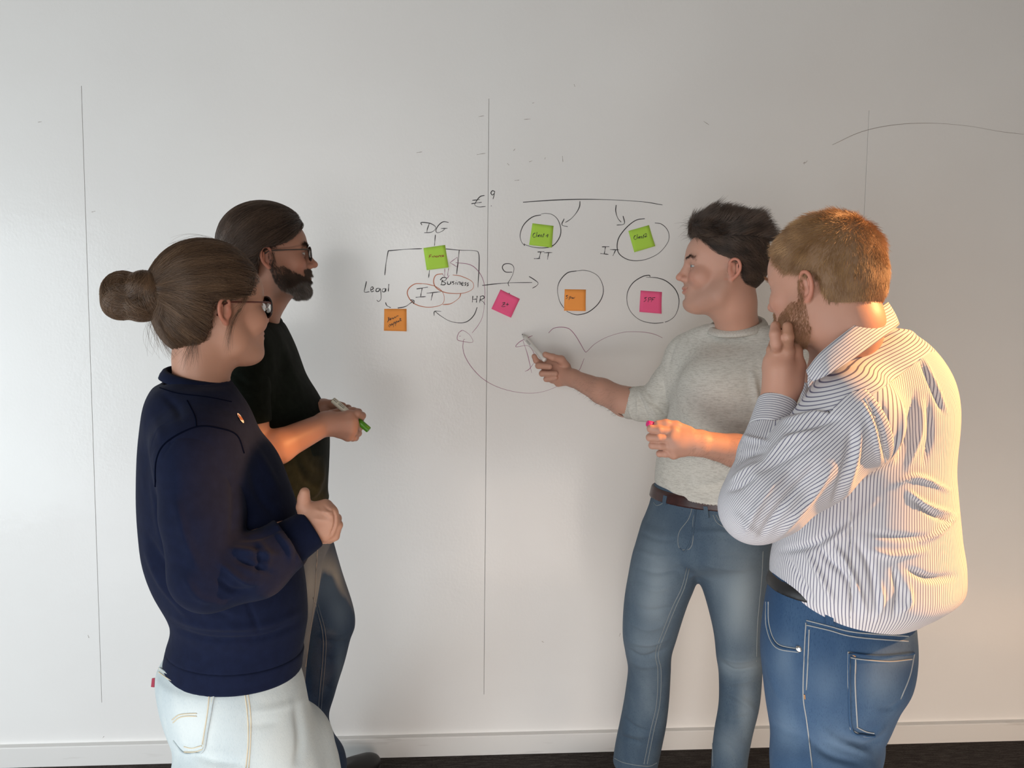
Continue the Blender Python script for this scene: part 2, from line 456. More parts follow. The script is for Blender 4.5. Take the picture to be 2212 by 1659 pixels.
# ------------------------------------------------------------------ ink on the board
def z5(L): return [(770+x*.33002, 380+y*.33002) for x, y in L]
INK = {'black': mat('black_ink', (.030, .028, .030, 1), rough=.5), 'orange': mat('orange_ink', (.52, .16, .075, 1), rough=.5),
       'purple': mat('purple_ink', (.33, .13, .22, 1), rough=.5), 'faint': mat('faint_ink', (.34, .30, .27, 1), rough=.5)}
def ink(name, strokes, wd=.0028, m='black', parent=None, y=-.0006, seg=6, raw=False, frame=None):
    V, Fc = [], []
    for st in strokes:
        px = st if raw else z5(st); C = crv(px, seg) if len(px) > 1 else np.array([px[0], (px[0][0]+.6, px[0][1]+.6)])
        P = np.array([W(a, b, y) for a, b in C]) if frame is None else np.array([frame(a, b) for a, b in C])
        T = np.gradient(P, axis=0); T /= np.linalg.norm(T, axis=1, keepdims=True)+1e-9
        N_ = np.cross(T, [0, 1, 0]); n = len(P); t = np.linspace(0, 1, n)
        hw = wd/2*(.85+.3*np.sin(t*7+len(V)))*np.where(t > .9, 1-(t-.9)*4, 1)
        b = len(V); V += (P+N_*hw[:, None]).tolist()+(P-N_*hw[:, None]).tolist()
        Fc += [(b+i, b+i+1, b+n+i+1, b+n+i) for i in range(n-1)]
    return mk(name, V, Fc, INK[m] if isinstance(m, str) else m, parent, smooth=False)
A = lambda *v: [(v[i], v[i+1]) for i in range(0, len(v), 2)]
ink('ink_euro_sign', [A(838,128,810,135,785,165,775,190,800,203,845,200), A(758,160,808,155), A(752,182,820,172)], parent=wall)
ink('ink_question_mark', [A(905,102,890,97,880,112,890,125,903,112,905,100,900,130,893,152), A(881,194,884,198)], parent=wall)
ink('ink_line', [A(1090,172,1300,158,1500,153,1700,158,1880,170,2003,190)], parent=wall)
ink('ink_arrow', [A(1463,165,1460,200,1440,240,1405,280,1367,305), A(1360,280,1345,320,1383,332)], parent=wall)
ink('ink_arrow', [A(1700,190,1697,230,1710,275,1733,303), A(1745,262,1753,313,1703,322)], parent=wall)
ink('ink_circle', [A(1208,255,1150,270,1095,320,1071,385,1080,430,1100,455,1098,442), A(1098,448,1150,465,1210,472,1265,465,1300,445,1330,400,1338,350,1320,290,1285,255,1240,245,1208,250)], parent=wall)
ink('ink_circle', [A(1887,280,1830,290,1770,335,1720,400,1706,460,1720,510,1770,545,1830,555,1900,545,1980,505,2035,440,2047,390,2030,345,1995,315,1953,307)], parent=wall)
ink('ink_circle', [A(1440,622,1380,635,1330,690,1316,750,1330,820,1358,865), A(1375,885,1420,905,1460,908,1520,890,1580,840,1612,780,1613,720,1585,660,1540,630,1490,618,1440,622)], parent=wall)
ink('ink_circle', [A(1922,660,1915,650,1870,660,1810,700,1775,760,1772,830,1800,895,1860,945,1940,964,2010,960), A(2020,957,2050,945,2085,915,2107,860,2110,800,2085,740,2030,690,1970,668,1895,662)], parent=wall)
ink('ink_word', [A(1185,498,1230,496), A(1207,498,1195,540), A(1162,542,1203,540), A(1228,503,1282,502), A(1258,503,1250,548)], parent=wall)
ink('ink_word', [A(1607,464,1655,463), A(1630,464,1622,510), A(1597,508,1650,514), A(1660,482,1720,484), A(1697,484,1678,524)], parent=wall)
ink('ink_word', [A(428,322,425,305,480,310,515,330,515,350,490,368,443,372), A(478,308,465,345,460,370), A(603,305,570,300,540,320,520,355,530,372,560,362,578,348), A(553,345,597,343)], parent=wall)
ink('ink_line', [A(517,385,510,458), A(208,490,330,480,430,476), A(585,478,680,486,775,490,800,510,802,600,795,730), A(208,490,195,560,185,650), A(673,486,665,560,655,645), A(478,618,472,668)], parent=wall)
ink('ink_word', [A(65,690,58,725,52,760,85,758), A(92,748,110,738,103,725,92,740,98,758,115,752), A(150,735,132,738,128,755,145,755,155,738,160,770,160,805,145,822,132,812), A(190,738,172,740,170,757,185,757,192,738,193,758), A(212,708,208,757)], parent=wall)
ink('ink_word', [A(393,740,468,728), A(430,733,420,790), A(388,795,455,790), A(460,768,553,758), A(500,765,488,815)], parent=wall)
ink('ink_ellipse', [A(430,705,380,708,340,740,335,780,370,830,430,855,500,858,560,840,575,800,560,755,520,725,470,710,430,705), A(683,770,670,800,620,835,565,843)], m='orange', parent=wall)
ink('ink_ellipse', [A(565,640,520,650,505,690,520,730,570,760,640,770,710,765,760,740,765,705,740,680,680,655,630,648)], m='orange', parent=wall)
ink('ink_word', [A(562,680,556,712), A(548,682,565,665,588,668,582,684,562,690,582,700,576,712,550,712), A(596,690,597,708,612,708,618,690,619,709), A(640,690,628,695,640,705,630,712), A(652,695,650,712), A(655,685,656,687), A(662,712,665,696,678,696,678,714), A(687,706,700,704,697,696,687,704,692,716,702,714), A(718,698,708,702,716,710,708,718), A(734,700,723,705,732,713,722,722)], wd=.003, parent=wall)
ink('ink_word', [A(762,785,758,828), A(790,785,785,830), A(760,808,788,806), A(812,790,806,832), A(808,790,830,785,835,800,812,812,828,822,842,843)], parent=wall)
ink('ink_arrow', [A(790,860,770,910,730,950,680,962,610,950,550,915,515,887), A(508,915,512,887,555,887)], parent=wall)
ink('ink_arrow', [A(190,828,200,850,225,862), A(270,865,320,855,350,835,375,817), A(352,812,378,816,372,838)], parent=wall)
ink('ink_question_mark', [A(1020,630,975,628,955,600,970,577,1010,577,1030,600,1025,640,1005,680,993,700,998,722), A(996,768,1004,769)], parent=wall)
ink('ink_arrow', [A(823,717,900,708,1000,700,1150,698), A(1130,658,1165,680,1188,700,1180,718,1152,735)], parent=wall)
ink('ink_arrow', [A(650,567,740,580,790,615,825,670,840,740,838,830,825,920,795,980,757,1028), A(660,532,636,550,612,568), A(612,568,640,584,663,600), A(663,600,664,566,660,532), A(578,608,578,655), A(603,605,596,655), A(560,640,590,670,607,650)], wd=.0020, m='purple', parent=wall)
ink('ink_loop', [A(690,1012,668,1030,660,1070,690,1082,750,1090,762,1078,740,1040,700,1012,680,1015), A(672,1050,682,1048), A(700,1072,712,1068), A(700,1075,697,1130,715,1190,760,1260,830,1330,920,1380,1030,1412,1140,1422,1230,1410,1320,1375,1400,1330,1455,1275,1475,1235,1490,1195)], wd=.0018, m='purple', parent=wall)
ink('ink_curve', [A(1257,1028,1290,998,1340,990,1390,1000,1430,1040,1470,1105,1495,1148,1510,1148,1560,1100,1640,1055,1740,1025,1820,1020,1900,1025,1960,1040,2003,1060)], wd=.0020, m='purple', parent=wall)
ink('ink_arrow', [A(1152,1045,1120,1060,1070,1085,1042,1115,1060,1118,1110,1110,1140,1125,1165,1170,1170,1210), A(1090,1080,1120,1170,1147,1290), A(1103,1280,1130,1265,1165,1220)], wd=.0020, m='purple', parent=wall)
ink('scuff_mark', [A(1798,313,1860,285,1930,270,2010,266,2090,272,2160,284,2211,290)], wd=.0016, m='faint', parent=wall, raw=True)
ink('scuff_mark', [A(1735,353,1739,350,1737,355), A(1740,352,1744,347), A(1112,390,1122,389), A(1034,252,1046,250), A(1132,258,1146,257), A(1150,223,1154,222), A(1240,182,1242,187), A(1030,334,1049,331), A(1109,326,1113,321), A(1143,350,1150,347), A(1177,344,1178,340), A(1215,337,1216,350), A(1520,262,1532,270), A(82,264,90,263), A(198,458,206,456), A(190,1372,192,1378), A(222,1594,225,1590), A(1170,1385,1175,1388), A(1340,1368,1338,1375), A(1096,353,1100,357), A(900,330,912,328)], wd=.0016, m='faint', parent=wall, raw=True)

# ------------------------------------------------------------------ sticky notes
NG = mat('green_note_paper', srgb(178, 220, 84), rough=.8, spec=.2); NO = mat('orange_note_paper', srgb(252, 164, 84), rough=.8, spec=.2)
NP = mat('pink_note_paper', srgb(250, 104, 150), rough=.8, spec=.2)
red_ink = mat('red_ink', (.30, .06, .02, 1), rough=.6)
def note(label, q, m, words, lift, wm='black', wd=.0022):
    C = [W(a, b, -.0008) for a, b in z5(q)]; n = 7; V = []; top = []
    def frame(s, t):
        p = (C[0]*(1-s)+C[1]*s)*(1-t)+(C[3]*(1-s)+C[2]*s)*t
        k = max(t-.25, 0)/.75; side = .35+.65*(s if lift > 0 else 1-s)
        p = p+np.array([0, -abs(lift)*k**2*side, 0]); return p
    for j in range(n):
        for i in range(n): V.append(frame(i/(n-1), j/(n-1)))
    Fc = [(j*n+i, j*n+n+i, j*n+n+i+1, j*n+i+1) for j in range(n-1) for i in range(n-1)]
    o = mk('sticky_note', V, Fc, m); md = o.modifiers.new('thickness', 'SOLIDIFY'); md.thickness = .0003; md.offset = -1
    tag(o, label, 'sticky note', 'sticky notes on the whiteboard wall')
    # invert bilinear frame so that writing sits on the sheet
    Q = np.array(z5(q), float)
    def onp(a, b):
        s, t = .5, .5
        for _ in range(12):
            P_ = (Q[0]*(1-s)+Q[1]*s)*(1-t)+(Q[3]*(1-s)+Q[2]*s)*t; r = np.array([a, b])-P_
            ds = (Q[1]-Q[0])*(1-t)+(Q[2]-Q[3])*t; dt = (Q[3]-Q[0])*(1-s)+(Q[2]-Q[1])*s
            J = np.stack([ds, dt], 1); x = np.linalg.solve(J, r); s += x[0]; t += x[1]
        return frame(s, t)+np.array([0, -.0006, 0])
    ink('writing', words, wd=wd, m=wm, parent=o, frame=onp, seg=4)
client = lambda ox, oy, c, s: [[(ox+(x*c-y*s), oy+(x*s+y*c)) for x, y in st] for st in
    (A(18,-16,6,-12,-1,6,6,17,20,12), A(31,-24,26,14), A(40,-2,36,14), A(44,6,53,2,48,-4,42,8,52,14), A(60,14,61,-2,70,0,70,15), A(84,-16,78,15), A(76,-4,88,-5))]
note('green sticky note reading Client 1 inside the upper left drawn circle', A(1152,310,1290,327,1277,470,1130,452), NG,
     client(1155, 388, .86, .02)+[A(1240,395,1254,382,1248,404)], .006)
note('green sticky note reading Client 2 inside the upper right drawn circle', A(1780,360,1915,322,1953,460,1818,500), NG,
     client(1816, 404, .78, -.09)+[A(1886,383,1896,377,1899,387,1886,400,1902,397)], .005)
note('green sticky note reading Finance in red ink below the letters DG', A(438,472,580,452,603,600,460,617), NG,
     [A(478,520,475,538), A(476,519,492,516), A(476,528,488,526), A(498,524,497,534), A(504,534,506,524,514,525,514,533), A(530,522,520,526,522,532,532,528,534,532), A(538,532,540,522,547,523,548,530), A(558,520,550,523,552,530,560,528), A(562,526,570,521,564,518,562,527,574,526)], .010, red_ink)
note('orange sticky note with two slanted lines of writing below the word Legal', A(182,870,328,870,328,1017,180,1013), NO,
     [A(204,958,214,930,206,928,216,946), A(218,944,226,934,222,930,218,942,228,940), A(230,938,234,928,240,936,244,926), A(246,934,252,922,256,932), A(258,928,264,918,276,916), A(218,990,212,980,222,972,226,984), A(228,978,230,966,236,976,240,962), A(242,990,246,958,254,962,246,970), A(256,982,260,952,268,956,260,964), A(270,958,276,948,278,956,284,944), A(286,930,288,950,294,944), A(282,938,294,934)], .006, wd=.0020)
note('pink sticky note tilted to the right under the drawn question mark', A(943,743,1070,805,1010,928,883,870), NP,
     [A(955,832,972,830,950,855,975,855), A(957,845,972,842), A(990,830,985,852), A(978,840,997,843)], .010)
note('orange sticky note reading Spw inside the lower left drawn circle', A(1363,742,1502,744,1498,885,1358,882), NO,
     [A(1384,782,1372,786,1382,796,1370,804), A(1394,790,1391,812), A(1393,792,1402,790,1402,800,1393,802), A(1410,792,1411,803,1418,796,1421,804,1430,792)], .006)
note('pink sticky note reading SPF inside the lower right drawn circle', A(1860,750,2000,760,1993,902,1851,890), NP,
     [A(1900,795,1886,800,1896,812,1880,824), A(1914,798,1908,826), A(1910,797,1926,796,1926,808,1911,812), A(1938,796,1930,826), A(1936,797,1956,796), A(1933,810,1948,809)], .008)
# ------------------------------------------------------------------ people: shared builders
M_skin = mat('skin', (1, 1, 1, 1), rough=.50, spec=.40, sss=.12, attr='Col', bump=[(420, .12, .0006, (1, 1, 1)), (60, .10, .002, (1, 1, 1))])
M_white = mat('eye_white', (.40, .36, .33, 1), rough=.2); M_iris = mat('iris', (.06, .09, .10, 1), rough=.1); M_pup = mat('pupil', (.004, .004, .004, 1), rough=.1)
class Head:
    """frame: x forward, y the person's left, z up; origin midway between the eyes' height and the ears"""
    def __init__(s, o, yaw, pitch=0, roll=0, sc=1.0):
        s.o = np.asarray(o, float); s.R = rotz(math.radians(yaw))@roty(math.radians(-pitch))@rotx(math.radians(roll)); s.s = sc
    def __call__(s, x, y, z): return s.o+s.R@(np.array([x, y, z])*s.s)
    def loc(s, P): return ((P-s.o)@s.R)/s.s
    def build(s, S, p):
        es = p.get('ear', .84)
        q, L = s.s, s
        fat = p.get('fat', 0); jw = p.get('jaw', 0); chin = p.get('chin', 0); ns = p.get('nose', 1.0)
        S.ell(L(-.012, 0, .030), np.array([.098, .076, .088])*q, s.R, k=.02)
        S.ell(L(.036, 0, .030), np.array([.055, .060, .052])*q, s.R, k=.03*q)
        S.ell(L(.026, 0, -.040), np.array([.060, .057+fat*.6, .066])*q, s.R, k=.03*q)
        for sd in (1, -1):
            S.cap(L(-.005, sd*.054, -.050), L(.010, sd*(.048+jw), -.075-fat*.3), (.019+fat)*q, (.018+fat)*q, k=.032*q)
            S.cap(L(.010, sd*(.048+jw), -.075-fat*.3), L(.066, sd*.016, -.098), (.018+fat)*q, .016*q, k=.030*q)
            S.ell(L(.057, sd*.040, -.026), np.array([.022, .024, .020])*q, s.R, k=.02*q)
        ck = p.get('cheek', 0)
        if ck:
            for sd in (1, -1): S.ell(L(.058, sd*.042, -.034), np.array([.028, .027, .026])*q*ck, s.R, k=.02*q)
        if p.get('dchin'): S.ell(L(.040, 0, -.100), np.array([.045, .045, .024])*q, s.R, k=.03*q)
        S.ell(L(.074+chin, 0, -.100), np.array([.018, .022, .015])*q, s.R, k=.014*q)
        S.ell(L(.072, 0, -.062), np.array([.022, .031, .028])*q, s.R, k=.02*q)
        for sd in (1, -1):
            S.ell(L(.089, sd*.030, .000), np.array([.014, .016, .0115])*q, s.R, 's', .012*q)
            S.ell(L(.0715, sd*.0310, -.001), np.array([.0136, .0138, .0136])*q, s.R, k=.003*q)
            S.ell(L(.0800, sd*.0330, -.0015), np.array([.0125, .0125, .0033])*q, s.R, 's', .0016*q)
            S.cap(L(.084, sd*.010, .018), L(.066, sd*.046, .017), .0085*q, .0065*q, k=.014*q)
        S.cap(L(.086, 0, .012), L(.104*ns, 0, -.026), .0065*q, .0085*q, k=.012*q)
        S.cap(L(.076, 0, .004), L(.084, 0, -.034), .0125*q, .0150*q, k=.010*q)
        S.ell(L(.1065*ns, 0, -.0305), np.array([.0105, .0095, .0085])*q, s.R, k=.008*q)
        for sd in (1, -1):
            S.ell(L(.094*ns, sd*.0115, -.035), np.array([.0105, .0065, .0068])*q, s.R, k=.006*q)
            S.ell(L(.100*ns, sd*.0055, -.0405), np.array([.0040, .0022, .0022])*q, s.R, 's', .002*q)
        sm = p.get('smile', 0)
        for a, b in ((0, 1), (0, -1)):
            S.chain([L(.0945, 0, -.0595), L(.0915, b*.010, -.0588), L(.079, b*.0245, -.0635+sm)], np.array([.0048, .0046, .0026])*q, k=.005*q)
            S.chain([L(.0925, 0, -.0695), L(.090, b*.010, -.0688), L(.079, b*.0235, -.0650+sm)], np.array([.0054, .0050, .0026])*q, k=.005*q)
        S.chain([L(.0985, 0, -.0645), L(.0955, .011, -.0642), L(.084, .026, -.0645+sm)], np.array([.0012]*3)*q, 's', k=.0025)
        S.chain([L(.0985, 0, -.0645), L(.0955, -.011, -.0642), L(.084, -.026, -.0645+sm)], np.array([.0012]*3)*q, 's', k=.0025)
        S.cap(L(.093, -.012, -.083), L(.093, .012, -.083), .004*q, op='s', k=.010*q)
        for sd in (1, -1):
            E_ = lambda x, z, y=0: L(-.020+x*es, sd*(.0765+y*.9), -.010+z*es)
            S.ell(E_(.002, -.002, .001), np.array([.015, .0050, .024])*q*es, s.R@rotz(sd*.32), k=.006*q)
            rim = [E_(.013, .004, -.002), E_(.012, .020, .003), E_(.002, .030, .008), E_(-.012, .026, .0115), E_(-.019, .010, .013), E_(-.017, -.008, .0105), E_(-.009, -.021, .006), E_(.002, -.031, .003)]
            rim = crv(rim, 3); S.chain(rim, np.linspace(.0030, .0040, len(rim))*q*es, k=.003*q)
            S.ell(E_(.003, -.029, .002), np.array([.007, .0042, .0085])*q*es, s.R, k=.004*q)
            S.ell(E_(.000, .002, .009), np.array([.0075, .0065, .0125])*q*es, s.R@rotz(sd*.32), 's', .003*q)
            S.ell(E_(-.003, .019, .009), np.array([.006, .0036, .006])*q*es, s.R@rotz(sd*.32), 's', .003*q)
            S.cap(E_(-.011, -.008, .007), E_(-.010, .014, .0085), .0025*q, k=.003*q)
            S.cap(E_(.013, .002, 0), E_(.013, -.006, 0), .0040*q, k=.003*q)
    def eyes(s, parent, iris=M_iris, aimdir=None):
        for sd in (1, -1):
            c = s(.0715, sd*.0310, -.001); r = .0125*s.s; n, k = 20, 10; V, Fc, mi = [], [], []
            f = s.R[:, 0] if aimdir is None else aimdir/np.linalg.norm(aimdir)
            x = np.cross(f, [0, 0, 1]); x /= np.linalg.norm(x); y = np.cross(x, f)
            A_ = [0, .14, .30, .42, .55, .8, 1.1, 1.5, 2.1, 3.1]
            for a in A_:
                for j in range(n):
                    t = 2*math.pi*j/n; V.append(c+r*(f*math.cos(a)+(x*math.cos(t)+y*math.sin(t))*math.sin(max(a, .001))))
            for i in range(len(A_)-1):
                for j in range(n):
                    l = (j+1) % n; Fc.append((i*n+j, i*n+l, i*n+n+l, i*n+n+j)); mi.append(2 if i < 1 else (1 if i < 3 else 0))
            o = mk('eye', V, Fc, [M_white, iris, M_pup], parent); o.data.polygons.foreach_set('material_index', mi)
def skincol(base, H, spec=None, flush=(.60, .16, .10), fl=.30):
    """skin colour per vertex: base, lips, cheeks, plus a list of (fn(local)->mask, colour)"""
    base = np.array(base)
    nz = wob(3, 14, (20, 90))
    def fn(V):
        C = np.tile(base, (len(V), 1)); C *= (1+.05*nz(V))[:, None]
        q = H.loc(V); x, y, z = q.T; hd = (np.abs(x) < .16) & (np.abs(y) < .11) & (np.abs(z) < .16)
        def mixc(m, c, a):
            m = (np.clip(m, 0, 1)*a*hd)[:, None]; return C*(1-m)+np.array(c)*m
        C = mixc(np.exp(-((np.abs(y)-.042)**2/.02**2+(z+.030)**2/.02**2+(x-.06)**2/.04**2)), flush, fl)
        C = mixc(np.exp(-(y**2/.014**2+(z+.032)**2/.012**2+(x-.105)**2/.02**2)), flush, fl*.8)
        C = mixc(np.clip((np.abs(y)-.0775)*250, 0, 1)*(x < .002)*(z < .03)*(z > -.04), flush, fl*.9)
        C = mixc(((x > .075)*np.exp(-(((z+.0645)/.0075)**2)**2-((y/.024)**2)**3)), (.42, .12, .09), .65)
        C = mixc((x > .066)*np.exp(-(((np.abs(y)-.033)/.0125)**2)**2)*np.exp(-((z+.0015)/.0042)**2)*(np.abs(z+.0015) > .0022), (.05, .03, .025), .75)
        for m, c, a in (spec or []): C = mixc(m(x, y, z), c, a)
        return np.clip(C, 0, 1)
    return fn
def stub(x, y, z):
    """beard area mask"""
    s = lambda v, a, b: np.clip((v-a)/(b-a), 0, 1)
    up = -.028-.035*s(x, .02, .085)
    m = s(up-z, 0, .014)*s(x, -.022, -.006)*s(z, -.135, -.112)
    m = np.maximum(m, s(x, .080, .088)*s(.056+z*-1-.0, -.0, .001)*0)
    lip = (x > .074)*np.exp(-(((z+.0645)/.009)**2)**2-((y/.024)**2)**3)
    mo = s(x, .070, .085)*s(-.040-z, 0, .006)*s(z, -.12, -.10)*(x < .13)
    sb = s(x, -.02, -.012)*s(.004-x, 0, .01)*s(z, -.05, -.03)*s(.01-z, 0, .01)
    return np.clip(np.maximum(np.maximum(m, mo), sb*.9)-lip, 0, 1)
def hand(S, wr, rw, kn, fingers, thumb, rp=.0118, k=.006):
    """palm from wrist to the four knuckles, then finger joint chains"""
    for i, a in enumerate(kn):
        S.cap(wr, a, rw*.78, rp, k=.016)
    for i in range(3): S.cap(kn[i], kn[i+1], rp, rp, k=.01)
    m = [np.asarray(wr)*.35+np.asarray(a)*.65 for a in kn]
    for i in range(3): S.cap(m[i], m[i+1], rp*1.05, rp*1.05, k=.01)
    for pts, rs in fingers: S.chain(pts, rs, k=k*.5)
    if thumb is not None: S.chain(thumb[0], thumb[1], k=k)
def person(label, foot):
    e = None
    return e
def denim(name, c1, c2, fade, c3):
    """woven denim: colour attribute 'fade' lightens worn zones and one daylit strip"""
    m = mat(name, c1, rough=.85, spec=.12, sheen=.04, vary=[(26, c2, .40, .75, (1, 1, .35)), (700, c3, .52, .75, (1, 1, .22))], bump=[(900, .35, .0010, (1, 1, .3)), (90, .15, .002, (1, 1, 1))])
    nt = m.node_tree; b = nt.nodes['Principled BSDF']; src = b.inputs['Base Color'].links[0].from_socket
    a = nt.nodes.new('ShaderNodeAttribute'); a.attribute_name = 'fade'
    mx = nt.nodes.new('ShaderNodeMix'); mx.data_type = 'RGBA'; nt.links.new(a.outputs['Fac'], mx.inputs[0]); nt.links.new(src, mx.inputs[6]); mx.inputs[7].default_value = fade
    nt.links.new(mx.outputs[2], b.inputs['Base Color']); return m
def fadefn(spots, seed=0):
    """spots: (pixel x, y, rx, ry, amount) worn patches and one painted daylit strip in photo coordinates -> per-vertex amount"""
    nz = wob(seed, 16, (10, 60))
    def fn(V):
        P = pix(V); a = np.zeros(len(V))
        for x, y, rx, ry, s in spots: a += s*np.exp(-((P[:, 0]-x)/rx)**2-((P[:, 1]-y)/ry)**2)
        return np.clip(a*(1+.35*nz(V)), 0, 1)
    return fn
def collar_ring(name, c, rx, ry, rot, tilt, h, t, m, parent, tdir=(0, -1, 0), hh=.004):
    """knitted neck band: flat band following an ellipse in a tilted plane"""
    n = 64; V = []; Fc = []
    R = rotz(math.radians(rot)); 
    prof = [(-t, -h/2), (t, -h/2+.003), (t*1.3, 0), (t, h/2-.003), (0, h/2), (-t, h/2-.004), (-t*1.2, 0)]
    for i in range(n):
        a = 2*math.pi*i/n; d = R@np.array([math.cos(a)*rx, math.sin(a)*ry, 0]); o = d/np.linalg.norm(d)
        up = np.array([0, 0, 1.0])-o*.55; up /= np.linalg.norm(up)
        base = np.asarray(c)+d+np.array([0, 0, d[0]*tdir[0]+d[1]*tdir[1]])
        for u, v in prof: V.append(base+o*u+up*v)
    k = len(prof)
    for i in range(n):
        j = (i+1) % n
        for a in range(k): b = (a+1) % k; Fc.append((i*k+a, i*k+b, j*k+b, j*k+a))
    return mk(name, V, Fc, m, parent)
def glasses(H, parent, mf, round_=1.0, wd=.052, ht=.038, r=.0019, z0=-.004, x0=.098, mt=None):
    g_ = tubes('eyeglasses', [([H(x0+.002, -.010, z0+.006), H(x0+.004, 0, z0+.009), H(x0+.002, .010, z0+.006)], r*H.s)], mf, parent)
    glass = bpy.data.materials.get('lens_glass') or mat('lens_glass', (.9, .92, .92, 1), rough=.02, trans=1.0)
    for sd in (1, -1):
        n = 28; P = []
        for i in range(n):
            a = 2*math.pi*i/n; cx, sx = math.cos(a), math.sin(a); pw = round_
            ex = math.copysign(abs(cx)**pw, cx)*wd/2; ez = math.copysign(abs(sx)**pw, sx)*ht/2
            P.append(H(x0-.10*abs(ex*sd+.033)**1.0*(.35), sd*.033+ex, z0+ez))
        P = np.array(P)
        tubes('rim', [(P, r*H.s, True)], mf, g_)
        c = P.mean(0); fw = H.R[:, 0]*.0008
        V = [c+fw]+list(P+fw*0)+[c-fw]
        mk('lens', V, [(0, i+1, (i+1) % n+1) for i in range(n)]+[(n+1, (i+1) % n+1, i+1) for i in range(n)], glass, g_)
        tubes('temple', [([H(x0-.004, sd*(.033+wd/2-.001), z0+.008), H(x0-.012, sd*.0655, z0+.010), H(x0-.06, sd*.0755, z0+.010), H(-.012, sd*.0800, z0+.009), H(-.026, sd*.0800, z0+.001), H(-.036, sd*.0790, z0-.018)], (r*.85)*H.s)], mt or mf, g_)
def marker(label, tip, tail, body, cap=None, r=.0078, capped=True, nib=None, letters=None):
    tip, tail = np.asarray(tip, float), np.asarray(tail, float); L = np.linalg.norm(tail-tip); d = (tail-tip)/L
    e = empty('marker', tail)
    def ch(name, prof, m):
        o = lathe(name, prof, tip-tail, d, m, e, 20); return o
    if capped:
        ch('cap', [(0, r*.85), (.001, r*1.02), (L*.22, r*1.08), (L*.30, r*1.08), (L*.301, r*.9)], cap)
        ch('barrel', [(L*.29, r*.8), (L*.295, r*.98), (L*.99, r), (L, r*.9)], body)
        ch('end_plug', [(L*.985, r*.5), (L*1.0, r*.84), (L*1.004, r*.80)], cap)
    else:
        ch('nib', [(0, .0012), (.003, .0022), (.008, .0024)], nib)
        ch('barrel', [(.006, .0030), (.012, .0046), (.020, .0055), (.0205, r*.93), (.030, r), (L-.004, r), (L, r*.9)], body)
    if letters:
        # printed grey marks along the barrel, on the side towards the camera
        dk = mat('marker_print', (.10, .09, .08, 1), rough=.6); V, Fc = [], []
        view = (CP-(tip+tail)/2); view -= d*(view@d); view /= np.linalg.norm(view); sdv = np.cross(d, view)
        rs = np.random.default_rng(3)
        for t0, t1 in letters:
            t = t0
            while t < t1:
                w_ = rs.uniform(.0012, .0024)
                for ang, hh in ((.05, .0022), (.55, .0018)):
                    q = []
                    for tt, aa in ((t, ang), (t+w_, ang), (t+w_, ang+hh/r), (t, ang+hh/r)):
                        q.append(tip-tail+d*tt+(view*math.cos(aa)+sdv*math.sin(aa))*(r+.0002))
                    Fc.append(tuple(range(len(V), len(V)+4))); V += q
                t += w_+rs.uniform(.0007, .0015)
        mk('print', V, Fc, dk, e, smooth=False)
    tag(e, label, 'marker'); return e
def shoe(name, heel, toe, hgt, wd, mU, mS, parent, laces=None, mL=None):
    heel = np.asarray(heel, float); toe = np.asarray(toe, float); d = toe-heel; L = np.linalg.norm(d); d /= L; s = np.cross([0, 0, 1], d)
    P = lambda a, b, c: heel+d*a*L+s*b*wd+np.array([0, 0, c])
    S = SDF(); R = np.stack([d, s, [0, 0, 1]], 1)
    S.ell(P(.75, 0, .035), [L*.27, wd*.50, .038], R, k=.02); S.ell(P(.45, 0, .040), [L*.30, wd*.42, .050], R, k=.03)
    S.ell(P(.16, 0, .045), [L*.17, wd*.38, .055], R, k=.03)
    S.cap(P(.22, 0, .06), P(.20, 0, hgt), .042, .044, k=.03); S.plane(P(0, 0, .012), [0, 0, -1]); S.plane(P(0, 0, hgt-.005), [0, 0, 1])
    up = skinobj(name, S, .006, mU, parent)
    S2 = SDF(); S2.ell(P(.72, 0, .012), [L*.30, wd*.54, .03], R, k=.02); S2.ell(P(.20, 0, .012), [L*.21, wd*.43, .03], R, k=.03); S2.cap(P(.2, 0, .01), P(.7, 0, .01), wd*.36, wd*.42, k=.02)
    S2.plane(P(0, 0, .0015), [0, 0, -1]); S2.plane(P(0, 0, .018), [0, 0, 1]); skinobj('sole', S2, .006, mS, up)
    if laces:
        tr = bvh(up); lst = []
        for i in range(laces):
            a = .36+.09*i
            for sg in (1, -1):
                Q = []
                for t in np.linspace(-1, 1, 9):
                    p = P(a+.045*t*sg, t*.20, 0); l, n_, _, _ = tr.ray_cast(Vector((p[0], p[1], .16)), Vector((0, 0, -1)))
                    if l is not None: Q.append(np.array(l)+[0, 0, .002])
                if len(Q) > 3: lst.append((np.array(Q), .0024))
        tubes('lace', lst, mL, up, 6)
    return up
def head_at(px, py, Y, side, yaw, pitch=0, roll=0, sc=1.0):
    """head whose visible ear (side +1 left, -1 right) is at the pixel"""
    H = Head((0, 0, 0), yaw, pitch, roll, sc); off = H(-.020, side*.080, -.010)
    H.o = W(px, py, Y+off[1])-off; return H
